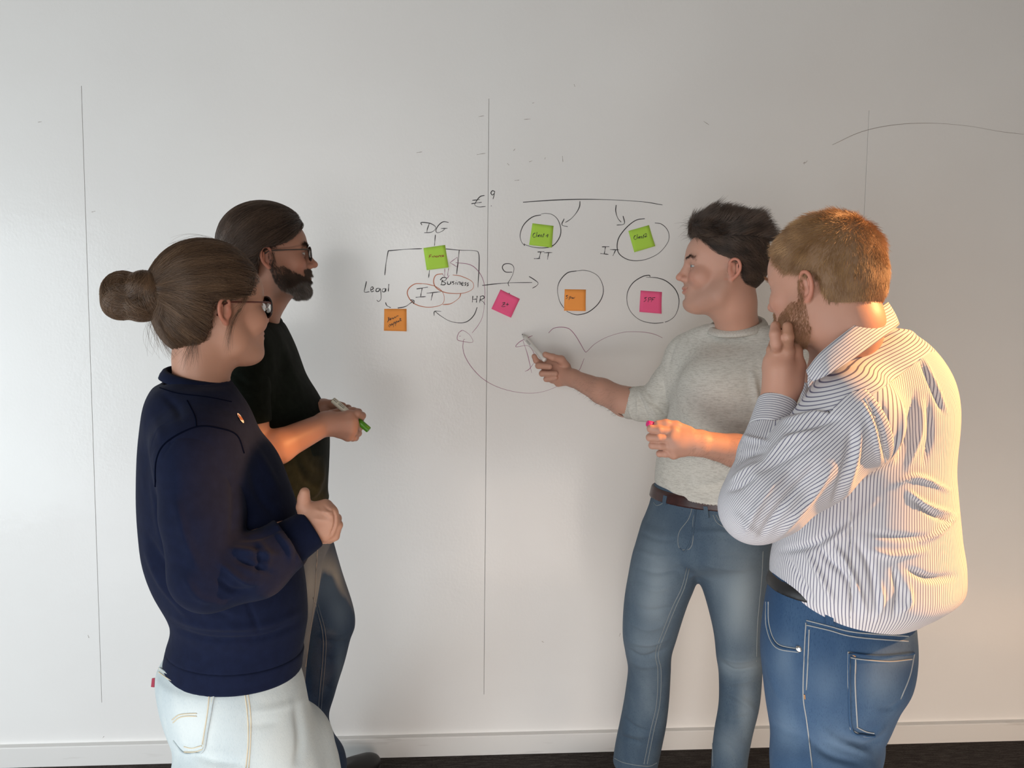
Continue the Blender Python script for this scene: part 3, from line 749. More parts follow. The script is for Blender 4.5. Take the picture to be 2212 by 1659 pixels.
def body(S, fine, h, colfn, label, hc=.014, cr=None):
    c_ = [np.asarray(c) for c, _ in fine]; r_ = [r for _, r in fine]
    near = lambda P, e: np.any([np.linalg.norm(P-c, axis=1) < r+e for c, r in zip(c_, r_)], axis=0)
    V1, Q1 = nets(S, h, lambda P: near(P, .012))
    V1 = creases(V1, Q1, cr)
    S.disp(lambda p: .0028)
    V2, Q2 = nets(S, hc, lambda P: ~near(P, -.09), proj=1); S.pr.pop()
    Q2 = Q2[~near(V2[Q2].mean(1), -.03)]; us, inv = np.unique(Q2, return_inverse=True); V2, Q2 = V2[us], inv.reshape(-1, 4)
    o = mk('person', np.vstack([V1, V2]), np.vstack([Q1, Q2+len(V1)]), M_skin, attrs={'Col': np.vstack([colfn(V1), colfn(V2)])})
    print('body %s %d+%d quads %.1fs' % (label[:24], len(Q1), len(Q2), time.time()-T0), flush=True)
    return tag(o, label, 'person')
def hairline(S, H, zs, xs, k=.006, sc=.75):
    def fn(p):
        q = H.loc(p); return (q[:, 0]-np.interp(q[:, 2], zs, xs))*sc*H.s
    S.add(fn, [-9]*3, [9]*3, 'i', k)
def roots_from(o, n, seed, fn=None):
    r = np.random.default_rng(seed); me = o.data
    V = np.zeros(len(me.vertices)*3); me.vertices.foreach_get('co', V); V = V.reshape(-1, 3)
    Q = np.array([list(p.vertices)[:4] for p in me.polygons if len(p.vertices) == 4])
    C = V[Q].mean(1)
    if fn is not None: Q = Q[fn(C)]
    i = r.integers(0, len(Q), n); a, b = r.random((2, n, 1))
    return (V[Q[i, 0]]*(1-a)+V[Q[i, 1]]*a)*(1-b)+(V[Q[i, 3]]*(1-a)+V[Q[i, 2]]*a)*b
def on(S, P, tol=.0015): return P[np.abs(S(P)) < tol]
def outward(H):
    return lambda p: (lambda d: d/np.linalg.norm(d, axis=1, keepdims=True))(p-H(-.01, 0, .01))
M_cotton = lambda n, c, c2: mat(n, c, rough=.9, spec=.08, sheen=.03, vary=[(55, c2, .35, .8, (1, 1, 1))], bump=[(1100, .35, .0008, (1, 1, .5)), (14, .25, .012, (1, 1, 1))])

# ------------------------------------------------------------------ woman in the navy sweatshirt
HA = head_at(486, 671, -1.00, -1, 42, 1, 0, 1.0)
YA = -1.03
TA = [row(806, 366, 486, YA+.01, .8, -30), row(826, 350, 504, YA+.01, .7, -30), row(842, 326, 516, YA, .72, -40), row(880, 307, 540, YA, .72, -40), row(940, 297, 566, YA, .75, -40), row(1000, 292, 601, YA, .78, -40),
      row(1080, 291, 637, YA, .80, -40), row(1150, 296, 644, YA, .80, -40), row(1210, 305, 652, YA, .80, -40), row(1265, 325, 660, YA, .80, -40), row(1325, 358, 664, YA, .80, -35),
      row(1360, 365, 660, YA, .80, -30), row(1400, 354, 654, YA, .82, -30), row(1440, 346, 650, YA, .84, -30), row(1480, 342, 654, YA, .84, -30)]
shA, elA, wrA = W(430, 985, YA-.13), W(452, 1235, YA-.17), W(676, 1140, YA-.12)
LA = [row(1290, 385, 625, YA, .80, -30), row(1400, 360, 628, YA, .82, -30), row(1432, 342, 636, YA, .84, -30), row(1448, 334, 645, YA, .88, -30), row(1480, 334, 655, YA, .88, -30), row(1540, 345, 668, YA, .84, -30), row(1610, 368, 690, YA, .76, -30), row(1660, 392, 700, YA, .70, -30)]
S = SDF(); HA.build(S, {'ear': .80, 'fat': .006, 'cheek': .90, 'dchin': 1, 'smile': .006, 'nose': .97})
nA = W(432, 850, YA); S.chain([HA(-.028, 0, -.045), HA(-.035, 0, -.10), nA], [.052, .050, .056], k=.03)
S.ell(nA+[0, 0, -.04], [.09, .07, .045], k=.05)
S.loft(TA[4:], off=-.024, k=.03); S.chain([shA+[.02, .04, 0], elA+[0, .01, .02], wrA], [.045, .040, .027], k=.02)
xA = LA[-1][1]; S.loft(LA, off=-.03, k=.03)
for x0, x1, x2, y0, y2 in ((xA-.035, xA-.02, xA-.01, YA-.05, YA-.07), (xA+.05, xA+.10, xA+.11, YA+.035, YA+.07)):
    S.chain([np.array([x0, y0, LA[-1][0]]), np.array([x1, y0, .42]), np.array([x2, y2, .10])], [.075, .055, .045], k=.03)
# right hand, held against the left
Yh = YA-.12
a = lambda x, y, d=0: W(x, y, Yh+d)
kn = [a(703, 1094, .005), a(713, 1108, -.008), a(716, 1126, -.006), a(712, 1144, .0)]
hand(S, a(668, 1134, 0), .026, kn, [
    ([kn[0], a(712, 1100, .03), a(706, 1112, .055)], [.0105, .0095, .008]),
    ([kn[1], a(727, 1120, .012), a(730, 1138, .035)], [.0105, .0095, .0085]),
    ([kn[2], a(729, 1134, .002), a(723, 1158, .008), a(717, 1163, .02)], [.0105, .0100, .0092, .0085]),
    ([kn[3], a(716, 1158, .008), a(702, 1164, .02)], [.0100, .0090, .0085])],
    ([a(664, 1120, -.003), a(655, 1095, -.004), a(656, 1076, -.006), a(658, 1064, -.008)], [.016, .0125, .0108, .0098]))
S.cap(a(680, 1105, .0), a(700, 1150, .004), .019, .018, k=.012)
# left hand beneath it
b = lambda x, y, d=.045: W(x, y, Yh+d)
hand(S, b(655, 1150, .06), .024, [b(690, 1128), b(696, 1140), b(700, 1150), b(700, 1158)], [([b(700, 1128), b(716, 1140, .03), b(712, 1156, .01)], [.010, .009, .008]), ([b(700, 1150), b(712, 1164, .03), b(700, 1166, .01)], [.010, .009, .008])], None)
S.chain([W(572, 1085, YA+.16), W(615, 1190, YA+.08), b(655, 1150, .06)], [.035, .032, .024], k=.02)
colA = skincol((.50, .26, .175), HA, flush=(.46, .14, .09), fl=.65)
PA = body(S, [(HA(0, 0, 0), .17), (nA, .10), (a(690, 1125), .10)], .0026, colA, 'woman with hair bun and glasses in navy sweatshirt and pale jeans, hands clasped', cr=[([(719, 1100), (724, 1118), (722, 1138), (714, 1156)], 2.6, -3.2), ([(700, 1092), (708, 1100), (716, 1104)], 2.5, -1.5), ([(680, 1100), (700, 1106), (712, 1108)], 5, 1.2), ([(678, 1120), (700, 1124), (714, 1126)], 5, 1.0), ([(712, 1112), (716, 1116)], 4, 1.5), ([(690, 1098), (700, 1112), (708, 1118)], 4, -.8)])
HA.eyes(PA)
M_navy = M_cotton('navy_jersey', (.0060, .0090, .026, 1), (.0075, .0115, .033, 1))
fA = wob(11, 14, (7, 22), (1, 1, .7))
S = SDF(); S.loft(TA[:-1], off=.0, k=.03)
S.ell(W(398, 905, YA-.04), [.070, .085, .075], k=.03); S.ell(W(545, 1040, YA+.02), [.055, .09, .09], k=.04)
sm = W(440, 1110, YA-.155); S.chain([shA+[-.006, .05, .045], shA+[-.002, .01, .01], shA*.6+sm*.4], [.060, .072, .071], k=.045)
S.disp(lambda p: fA(p)*.0028)
z0 = TA[-3][0]; S.plane((0, 0, z0), [0, 0, -1])
S.cap(nA+[-.004, 0, .10], nA+[-.004, 0, .0], .074, .058, 's', k=.008)
swA = skinobj('sweatshirt', S, .0045, M_navy, PA, cr=[
    ([(345, 1000), (352, 1080), (368, 1170), (395, 1270)], 9, -9), ([(330, 1000), (338, 1090), (352, 1180)], 12, 3), ([(320, 1160), (360, 1230), (420, 1300), (500, 1335)], 9, -5),
    ([(310, 1180), (350, 1260), (410, 1335)], 10, 4), ([(540, 1000), (560, 1070), (600, 1120)], 12, -3), ([(545, 960), (575, 1010), (600, 1060)], 12, 3), ([(370, 1355), (450, 1380), (560, 1378), (640, 1350)], 7, -4),
    ([(365, 1330), (440, 1352), (560, 1352), (650, 1322)], 10, 4), ([(530, 1290), (545, 1330), (560, 1368)], 6, -3), ([(350, 850), (380, 880), (390, 905)], 10, -3), ([(330, 900), (345, 930), (350, 960)], 12, 2)])
S = SDF(); LAB = [r for r in TA if r[0] < TA[-5][0]+.02]
S.loft(TA[-6:], off=.0012, k=.01, rnd=.008); S.plane((0, 0, z0+.004), [0, 0, 1], k=.006); S.plane((0, 0, TA[-2][0]), [0, 0, -1], k=.006)
skinobj('waistband', S, .004, M_navy, swA)
M_nth = mat('navy_seam', (.003, .0045, .013, 1), rough=1, spec=0)
seams('seam', swA, [[(404, 865), (421, 899), (425, 922)], [(345, 838), (385, 850), (450, 858), (500, 868)]], .0010, M_nth, swA)
# sleeve nearest the camera
S = SDF()
S.chain([shA+[-.004, .03, .035], shA, sm, elA, W(560, 1218, YA-.17), W(640, 1160, YA-.145), wrA+[-.014, 0, .0]], [.070, .078, .076, .070, .062, .052, .044], k=.012)
dA = wrA-W(600, 1190, YA-.15); dA /= np.linalg.norm(dA)
fS = wob(12, 12, (10, 34)); S.disp(lambda p: fS(p)*.0022); S.plane(wrA-dA*.052, dA); S.plane(W(435, 942, YA-.19), [-.05, .25, .97], .006)
slA = skinobj('sleeve', S, .0042, M_navy, swA, cr=[
    ([(350, 985), (395, 930), (470, 925), (520, 965)], 4, -3.5), ([(515, 1165), (560, 1160), (610, 1140), (650, 1120)], 7, -3), ([(500, 1185), (560, 1195), (600, 1200)], 9, 5), ([(505, 1205), (550, 1225), (590, 1240)], 8, -5),
    ([(480, 1220), (530, 1255), (570, 1255)], 9, 5), ([(470, 1250), (500, 1275), (540, 1275)], 7, -4), ([(600, 1150), (625, 1180), (628, 1210)], 8, 4), ([(620, 1140), (645, 1170), (640, 1205)], 6, -4), ([(380, 1080), (400, 1160), (430, 1230)], 14, 3),
    ([(500, 1000), (505, 1090), (500, 1170)], 10, -3), ([(400, 1250), (430, 1290), (480, 1300)], 10, 3), ([(560, 1170), (580, 1200), (575, 1230)], 7, 4), ([(545, 1175), (560, 1205), (552, 1240)], 6, -4)])
seams('seam', [slA, swA], [[(336, 1051), (339, 990), (364, 952), (425, 922), (478, 926), (512, 941), (527, 979)]], .0016, M_nth, slA)
S = SDF(); S.cap(wrA-dA*.058, wrA+dA*.004, .0455, .0385, k=.01); S.plane(wrA-dA*.055, -dA); S.plane(wrA-dA*.002, dA); S.cap(wrA-dA*.016, wrA+dA*.02,   .031, .031, 's', .003)
skinobj('cuff', S, .0032, M_navy, slA)
# far sleeve
S = SDF(); S.chain([W(492, 965, YA+.11), W(560, 1090, YA+.16), W(615, 1190, YA+.08), W(652, 1158, YA-.035)], [.042, .050, .048, .032], k=.02); skinobj('sleeve', S, .008, M_navy, swA)
collar_ring('collar', W(426, 818, YA), .064, .062, 0, 0, .024, .0045, M_navy, swA, (-.21, .10, 0))
# chest badge: oval patch with two small shapes
tr = bvh(swA)
def decal(name, px, py, pts, m, parent, lift=.0012, tree=None):
    c = [cast(tree or tr, px+x, py+y, lift) for x, y in pts]; c = [q for q in c if q is not None]
    if len(c) < 3: return None
    return mk(name, c, [tuple(range(len(c)))], m, parent, smooth=False)
bw = mat('badge_white', (.72, .70, .66, 1), rough=.7); bo = mat('badge_brown', (.36, .13, .05, 1), rough=.7)
ov = [(7.5*math.cos(t)*.8+5.5*math.sin(t)*.7-1, 9.5*math.sin(t)+5*math.cos(t)) for t in np.linspace(0, 6.28, 16, endpoint=False)]
bd = decal('badge', 519, 904, ov, bw, swA, .002)
if bd: decal('emblem', 517, 903, [(-3, -4), (1, -2), (4, 2), (6, 6), (1, 5), (-3, 1)], bo, bd, .003); decal('emblem', 515, 900, [(-3, -3), (-1, -3), (0, 0), (-2, 1)], bo, bd, .003)
# pale jeans
M_pale = denim('pale_denim', (.44, .50, .52, 1), (.52, .57, .57, 1), (.66, .70, .68, 1), (.36, .43, .46, 1))
M_cream = mat('cream_thread', (.60, .52, .38, 1), rough=.8)
S = SDF(); zc = LA[-1][0]; S.loft(LA, k=.03, rnd=.004)
bx = LA[-1]
for (x0, y0, r0), (x1, y1, r1), (x2, y2, r2) in (((bx[1]-.035, YA-.05, .118), (bx[1]-.02, YA-.06, .088), (bx[1]-.01, YA-.07, .095)), ((bx[1]+.05, YA+.035, .110), (bx[1]+.10, YA+.06, .085), (bx[1]+.11, YA+.07, .09))):
    S.chain([[x0, y0, zc+.02], [x0+.012, y0, zc-.05], [x1, y1, .42], [x2, y2, .06]], [r0, r0*.97, r1, r2], k=.02)
S.plane((0, 0, .04), [0, 0, -1]); S.plane((0, 0, LA[0][0]-.03), [0, 0, 1]); fJ = wob(13, 12, (8, 30)); S.disp(lambda p: fJ(p)*.0018)
jA = skinobj('jeans', S, .0055, M_pale, PA, attrs={'fade': fadefn([(600, 1600, 90, 90, .45), (420, 1560, 60, 80, .5), (580, 1480, 60, 50, .25)], 3)}, cr=[
    ([(540, 1480), (600, 1470), (640, 1440)], 10, 2), ([(530, 1540), (600, 1530), (660, 1510)], 10, 2), ([(530, 1570), (600, 1560)], 9, -2), ([(400, 1610), (450, 1640), (520, 1650)], 10, -3), ([(640, 1520), (650, 1600), (640, 1655)], 12, -6), ([(380, 1590), (430, 1620), (500, 1625)], 10, 2)])
seams('stitching', jA, [[(338, 1440), (370, 1462), (410, 1476), (460, 1478)], [(338, 1448), (370, 1470), (410, 1484), (458, 1487)], [(461, 1476), (456, 1530), (447, 1580), (439, 1618)], [(453, 1490), (448, 1540), (437, 1608)],
    [(439, 1618), (420, 1624), (398, 1624)], [(436, 1611), (415, 1616), (398, 1613)], [(372, 1555), (385, 1545), (400, 1542), (425, 1541)], [(374, 1561), (386, 1551), (402, 1547), (425, 1547)],
    [(530, 1468), (541, 1540), (541, 1600), (537, 1659)], [(524, 1468), (534, 1540), (536, 1600), (531, 1659)]], .0012, M_cream, jA)
seams('pocket_edge', jA, [[(336, 1436), (368, 1458), (410, 1473), (461, 1476), (457, 1530), (448, 1580), (440, 1620), (420, 1627), (397, 1626), (375, 1600)]], .0022, M_pale, jA, lift=.001)
red = mat('red_tab', (.30, .02, .05, 1), rough=.7)
q = [W(x, y, YA-.02) for x, y in ((334, 1465), (328, 1466), (326, 1484), (333, 1485))]; tbb = mk('pocket_tab', q+[v+np.array([0, .002, 0]) for v in q], [(0, 1, 2, 3), (7, 6, 5, 4), (0, 4, 5, 1), (1, 5, 6, 2), (2, 6, 7, 3), (3, 7, 4, 0)], red, jA, smooth=False)
M_blk = mat('black_leather', (.012, .012, .013, 1), rough=.45); M_sole = mat('dark_sole', (.02, .018, .017, 1), rough=.8); M_tan = mat('tan_leather', (.30, .10, .035, 1), rough=.45, vary=[(30, (.17, .05, .018, 1), .4, .7, (1, 1, 1))])
M_lace = mat('brown_lace', (.035, .022, .018, 1), rough=.8)
shoe('shoe', (bx[1]-.05, YA-.10, 0), (bx[1]+.18, YA+.02, 0), .09, .085, M_blk, M_sole, PA)
shoe('shoe', (bx[1]+.08, YA+.05, 0), (bx[1]+.31, YA+.16, 0), .09, .085, M_blk, M_sole, PA)
# hair
M_brown = hairmat('brown_hair', (.050, .027, .015, 1), (.21, .125, .070, 1)); M_cap = mat('hair_shade', (.06, .034, .020, 1), rough=.7)
S = SDF(); S.ell(HA(-.020, 0, .038), [.106, .087, .094], HA.R, k=.01); S.ell(HA(-.045, 0, -.02), [.075, .075, .075], HA.R, k=.03)
hairline(S, HA, [-.11, -.085, -.045, .004, .022, .040, .07, .13], [-.085, -.052, -.046, -.042, .046, .058, .070, .085])
bn = HA(-.118, 0, .028)
S.ell(HA(-.10, 0, .022), [.034, .036, .036], HA.R, k=.03)
SHA = S; capA = skinobj('hair', S, .0035, M_cap, PA)
flA = lambda p: (bn-p)/np.linalg.norm(bn-p, axis=1, keepdims=True)+np.array([0, 0, .18])*np.clip(np.linalg.norm(bn-p, axis=1, keepdims=True)-.05, 0, .1)*6
rt = roots_from(capA, 20000, 1, lambda C: np.linalg.norm(C-bn, axis=1) > .03)
strands('hair_strands', capA, grow(S, rt, flA, 12, .0075, .0005, .0065, .10, seed=2), M_brown, .00022)
hl = lambda C: (lambda q: (np.abs(q[:, 0]-np.interp(q[:, 2], [-.11, -.085, -.045, .004, .022, .040, .07, .13], [-.085, -.052, -.046, -.042, .046, .058, .070, .085])) < .010))(HA.loc(C))
strands('hair_strands', capA, grow(S, roots_from(capA, 2500, 5, hl), flA, 14, .007, .0004, .004, .12, seed=3), M_brown, .00020)
# bun: coiled lumps
S = SDF(); Yb = bn[1]
bun = [(W(268, 634, Yb), [.036, .036, .038]), (W(262, 656, Yb-.01), [.029, .032, .026]), (W(312, 622, Yb-.01), [.028, .032, .028]), (W(305, 660, Yb-.01), [.032, .034, .026]), (W(338, 640, Yb), [.032, .034, .034])]
for c, r in bun: S.ell(c, r, k=.008)
bo_ = skinobj('hair_bun', S, .0035, M_cap, PA)
allP = []
for i, (c, r) in enumerate(bun):
    rr = roots_from(bo_, 2600, 20+i, lambda C: np.linalg.norm((C-c)/np.array(r), axis=1) < 1.25)
    ax = np.array([[.25, -.8, .5], [.5, -.6, -.5], [-.6, -.7, .5], [.7, -.5, .6], [.9, -.4, .2]][i]); ax /= np.linalg.norm(ax)
    allP.append(grow(S, rr, lambda p: np.cross(ax, p-c)*20, 14, .006, .0004, .0065, .12, seed=30+i))
strands('hair_strands', bo_, np.concatenate(allP), M_brown, .00022)
# loose strands
def wisps(starts, ends, n, spread, seed, bend=(0, 0, 0)):
    r = np.random.default_rng(seed); out = []
    for s, e in zip(starts, ends):
        for i in range(n):
            a_, b_ = s+r.normal(size=3)*spread*.4, e+r.normal(size=3)*spread; t = np.linspace(0, 1, 13)[:, None]
            mid = np.array(bend)+r.normal(size=3)*spread*.8
            out.append(a_*(1-t)+b_*t+mid*4*t*(1-t)*.5)
    return np.array(out)
wsp = np.concatenate([wisps([W(335, 660, Yb-.02)], [W(372, 768, Yb-.02)], 60, .006, 4, (-.018, 0, .0)), wisps([W(352, 625, Yb-.03)], [W(330, 700, Yb-.03)], 60, .006, 5, (.012, -.01, 0)),
    wisps([HA(.012, -.083, -.006)], [W(492, 760, HA.o[1]-.075)], 30, .005, 6, (-.012, -.008, .01)), wisps([W(330, 690, Yb)], [W(345, 755, Yb)], 40, .014, 7), wisps([HA(-.07, -.05, -.06)], [HA(-.085, -.05, -.115)], 60, .010, 8),
    wisps([HA(0, -.02, .130)], [HA(-.09, -.01, .115)], 26, .007, 9, (0, 0, .02)), wisps([W(250, 612, Yb)], [W(285, 595, Yb)], 16, .014, 10), wisps([HA(.03, -.074, .02)], [HA(.0, -.086, -.012)], 50, .006, 15)])
strands('loose_strands', capA, wsp, M_brown, .00013)
M_dkf = mat('dark_frame', (.018, .010, .010, 1), rough=.25); M_tort = mat('tortoise_temple', (.10, .025, .018, 1), rough=.3)
glasses(HA, PA, M_dkf, .85, .050, .044, .0021, -.002, .094, M_tort)
# ------------------------------------------------------------------ man in the dark T-shirt
HB = head_at(577, 555, -.62, -1, 20, 5, 0, .955)
YB = -.54
TB = [row(668, 520, 604, YB, 1.0, 0), row(690, 500, 612, YB, 1.25, 0), row(712, 482, 626, YB, 1.6, 4), row(750, 466, 643, YB, 1.55, 6), row(810, 454, 664, YB, 1.45, 8), row(870, 450, 688, YB, 1.35, 8), row(950, 452, 702, YB, 1.25, 6),
      row(1010, 458, 710, YB, 1.2, 6), row(1060, 462, 709, YB, 1.2, 6), row(1082, 464, 711, YB, 1.2, 6), row(1110, 466, 708, YB, 1.2, 6)]
LB = [row(1060, 462, 700, YB, 1.1, 0), row(1120, 462, 706, YB, 1.1, 0), row(1172, 470, 716, YB, 1.0, 0), row(1215, 500, 690, YB, 1.0, 0)]
LB1 = [row(1150, 480, 690, YB-.06, .8, 0), row(1200, 475, 695, YB-.07, .85, 0), row(1300, 505, 684, YB-.07, .95, 0), row(1440, 530, 664, YB-.07, .95, 0), row(1560, 540, 655, YB-.06, .95, 0), row(1700, 548, 652, YB-.05, .95, 0)]  # near leg hangs straight
LB2 = [row(1130, 560, 708, YB+.06, 1.0, 0), row(1180, 560, 722, YB+.08, 1.0, 0), row(1240, 585, 740, YB+.08, 1.0, 0), row(1310, 610, 762, YB+.09, .95, 0), row(1352, 624, 766, YB+.10, .95, 0), row(1385, 630, 755, YB+.11, 1.0, 0), row(1440, 628, 742, YB+.13, 1.05, 0),
        row(1500, 622, 724, YB+.17, 1.1, 0), row(1550, 616, 710, YB+.22, 1.15, 0), row(1595, 618, 722, YB+.26, 1.1, 0), row(1630, 626, 744, YB+.28, 1.1, 0), row(1668, 632, 752, YB+.28, 1.1, 0)]  # far leg steps forward
S = SDF(); HB.build(S, {'nose': 1.03, 'jaw': .002})
nB = W(553, 702, YB-.02); S.chain([HB(-.025, 0, -.05), HB(-.030, 0, -.10), nB], [.055, .055, .056], k=.03); S.ell(nB+[0, 0, -.05], [.05, .08, .03], k=.05)
S.loft(TB[3:], off=-.03, k=.03)
elB, wrB = W(548, 985, YB-.22), W(704, 915, YB-.12)
S.chain([W(530, 780, YB-.17), elB, W(600, 965, YB-.20), wrB], [.045, .042, .0415, .029], k=.015)
Yb_ = YB-.12
a = lambda x, y, d=0: W(x, y, Yb_+d)
kn = [a(756, 898, .0), a(760, 912, -.006), a(758, 927, -.004), a(752, 941, .002)]
hand(S, wrB, .029, kn, [
    ([kn[0], a(772, 893, .004), a(782, 898, .022), a(778, 908, .040)], [.0115, .0105, .0100, .0088]),
    ([kn[1], a(772, 918, .018), a(776, 924, .045), a(762, 924, .055)], [.0115, .0105, .0095, .0085]),
    ([kn[2], a(768, 934, .020), a(774, 936, .045), a(760, 934, .055)], [.0112, .0100, .0090, .0080]),
    ([kn[3], a(762, 946, .020), a(768, 946, .042), a(756, 942, .052)], [.0105, .0092, .0082, .0075])],
    ([a(716, 898, .025), a(740, 890, .042), a(762, 889, .044), a(775, 890, .038)], [.016, .0125, .0108, .0095]), rp=.0135)
S.cap(a(716, 912, 0), a(745, 918, .0), .024, .022, k=.012)
# left hand behind, steadying the marker
c_ = lambda x, y, d=0: W(x, y, Yb_+.10+d)
S.chain([W(600, 960, YB+.20), W(650, 915, YB+.08), c_(700, 884, .01)], [.045, .038, .026], k=.02)
hand(S, c_(698, 884), .025, [c_(730, 880), c_(734, 890), c_(736, 900), c_(736, 910)], [([c_(730, 880), c_(752, 882, -.012), c_(758, 890, -.03)], [.0105, .0095, .0085]), ([c_(734, 890), c_(754, 898, -.01), c_(756, 905, -.03)], [.0105, .0095, .0085]), ([c_(736, 900), c_(752, 910, 0), c_(750, 918, -.02)], [.010, .009, .008]), ([c_(736, 910), c_(748, 920, .01), c_(744, 926, -.01)], [.010, .0085, .0075])],
     ([c_(706, 874, -.01), c_(722, 873, -.02), c_(740, 877, -.035)], [.014, .0115, .010]))
S.loft(LB, off=-.025, k=.03); S.loft(LB1, off=-.02, k=.03); S.loft(LB2, off=-.02, k=.03)
st = lambda a_: (lambda x, y, z: stub(x, y, z)*a_)
colB = skincol((.41, .21, .145), HB, [(st(.50), (.13, .080, .060), 1)], fl=.40)
PB = body(S, [(HB(0, 0, 0), .17), (nB, .09), (a(735, 910), .12), (W(620, 950, YB-.2), .12)], .0026, colB, 'bearded man with glasses and tied-back long hair in dark T-shirt, holding a marker')
HB.eyes(PB)
M_dkg = M_cotton('dark_green_jersey', (.0065, .0090, .0065, 1), (.011, .015, .011, 1))
S = SDF(); S.loft(TB[1:], k=.03, rnd=.01); fB = wob(21, 12, (8, 24)); S.ell(W(620, 930, YB), [.09, .15, .10], k=.08)
shB = W(520, 760, YB-.165); S.chain([shB+[.01, .06, .02], shB, W(524, 840, YB-.19)], [.060, .066, .063], k=.05)
S.disp(lambda p: fB(p)*.0024); S.plane((0, 0, TB[-2][0]), [0, 0, -1]); S.cap(W(553, 690, YB)+[0, 0, .10], W(553, 690, YB)+[0, 0, .0], .064, .054, 's', k=.006)
shB = W(520, 760, YB-.165)
shirtB = skinobj('tshirt', S, .0050, M_dkg, PB, cr=[([(700, 1000), (690, 1050), (670, 1080)], 8, 4), ([(705, 1050), (690, 1075), (660, 1085)], 7, -4), ([(600, 720), (625, 790), (655, 850)], 14, 3), ([(640, 960), (660, 1010), (700, 1030)], 12, 4), ([(640, 1000), (665, 1040), (700, 1050)], 9, -4), ([(575, 740), (580, 820), (575, 880)], 10, -1.2)])
S = SDF(); S.chain([shB+[.01, .05, .015], shB, W(524, 840, YB-.19), W(534, 940, YB-.20)], [.066, .070, .067, .062], k=.012); fB2 = wob(22, 10, (12, 30)); S.disp(lambda p: fB2(p)*.0018)
S.plane(W(534, 915, YB-.20), [.10, 0, -1]); S.plane(W(530, 775, YB-.2), [0, .2, 1]); S.cap(W(530, 908, YB-.2), W(532, 960, YB-.2), .049, .049, 's', .003)
slB = skinobj('sleeve', S, .0045, M_dkg, shirtB, cr=[([(560, 740), (572, 800), (568, 880)], 8, -1), ([(500, 800), (530, 830), (565, 840)], 8, -2), ([(500, 860), (530, 850), (560, 860)], 8, 2)])
S = SDF(); S.chain([W(540, 740, YB+.18), W(580, 900, YB+.21)], [.07, .062], k=.012); skinobj('sleeve', S, .008, M_dkg, shirtB)
collar_ring('collar', W(552, 684, YB-.01), .063, .068, 0, 0, .020, .004, M_dkg, shirtB, (-.15, .10, 0))
M_dkden = denim('dark_denim', (.017, .032, .066, 1), (.026, .047, .088, 1), (.10, .135, .18, 1), (.011, .020, .042, 1))
M_bth = mat('dark_thread', (.09, .11, .14, 1), rough=.8)
S = SDF(); S.loft(LB, k=.03, rnd=.01); S.loft(LB1, k=.03); S.loft(LB2, k=.02)
fJ2 = wob(23, 12, (9, 34)); S.disp(lambda p: fJ2(p)*.0020)
jB = skinobj('jeans', S, .0055, M_dkden, PB, attrs={'fade': fadefn([(735, 1300, 25, 80, .8), (700, 1260, 30, 60, .4), (670, 1260, 14, 90, .35), (735, 1450, 12, 60, .5), (690, 1580, 30, 30, .4), (668, 1400, 10, 50, .3)], 5)}, cr=[  # worn patches; narrow spots on the near leg paint its daylit strip paler
    ([(700, 1385), (730, 1390), (757, 1385)], 7, -5), ([(690, 1365), (730, 1368), (764, 1358)], 8, 3), ([(700, 1420), (725, 1425), (745, 1418)], 7, -3), ([(690, 1560), (705, 1590), (730, 1600)], 7, -4), ([(685, 1600), (710, 1625), (740, 1625)], 7, 4), ([(700, 1220), (715, 1240), (735, 1238)], 8, -2),
    ([(690, 1530), (705, 1545), (715, 1540)], 7, 4), ([(700, 1480), (715, 1490), (730, 1488)], 7, -3)])
seams('stitching', jB, [[(676, 1290), (688, 1330), (697, 1370), (697, 1420), (690, 1500), (686, 1580), (690, 1655)], [(682, 1290), (694, 1330), (703, 1370), (703, 1420), (696, 1500), (692, 1580), (697, 1655)], [(686, 1180), (682, 1240), (678, 1300), (668, 1380), (660, 1440)]], .0011, M_bth, jB)
S = SDF(); LBb = [(z, x, y, rx+.004, ry+.004, r) for z, x, y, rx, ry, r in LB[:3]]; zz = W(640, 1105, YB)[2]
S.loft(LBb, k=.01); S.plane((0, 0, zz+.018), [0, 0, 1]); S.plane((0, 0, zz-.018), [0, 0, -1]); skinobj('belt', S, .005, M_blk, PB)
shoe('shoe', (W(700, 1650, YB+.29)[0]-.04, -.26, 0), (W(815, 1655, -.10)[0]+.0, -.085, 0), .085, .088, M_blk, M_sole, PB)
shoe('shoe', (-.60, YB-.06, 0), (-.32, YB-.02, 0), .085, .088, M_blk, M_sole, PB)
# hair: long, combed back over the ears
M_dkbr = hairmat('dark_brown_hair', (.024, .014, .010, 1), (.12, .075, .050, 1)); M_capB = mat('dark_hair_shade', (.022, .014, .010, 1), rough=.7)
zsB, xsB = [-.13, -.10, -.060, -.030, .000, .012, .026, .050, .075, .13], [-.055, -.055, -.050, -.046, -.044, -.036, .028, .066, .082, .088]
S = SDF(); S.ell(HB(-.016, 0, .040), [.110, .090, .096], HB.R, k=.01); S.ell(HB(-.052, 0, -.01), [.070, .080, .070], HB.R, k=.04); S.cap(HB(-.085, 0, -.02), HB(-.10, 0, -.07), .030, .024, k=.03)
hairline(S, HB, zsB, xsB); capB = skinobj('hair', S, .0035, M_capB, PB)
bB = HB(-.105, 0, -.075)
flB = lambda p: (lambda v: v/np.linalg.norm(v, axis=1, keepdims=True))(bB-p)+HB.R[:, 0]*-.5
strands('hair_strands', capB, grow(S, roots_from(capB, 13000, 41), flB, 14, .0085, .0005, .0050, .08, seed=42), M_dkbr, .00022)
hlB = lambda C: (lambda q: (np.abs(q[:, 0]-np.interp(q[:, 2], zsB, xsB)) < .009))(HB.loc(C))
strands('hair_strands', capB, grow(S, roots_from(capB, 2500, 43, hlB), flB, 16, .008, .0004, .006, .14, seed=44), M_dkbr, .00020)
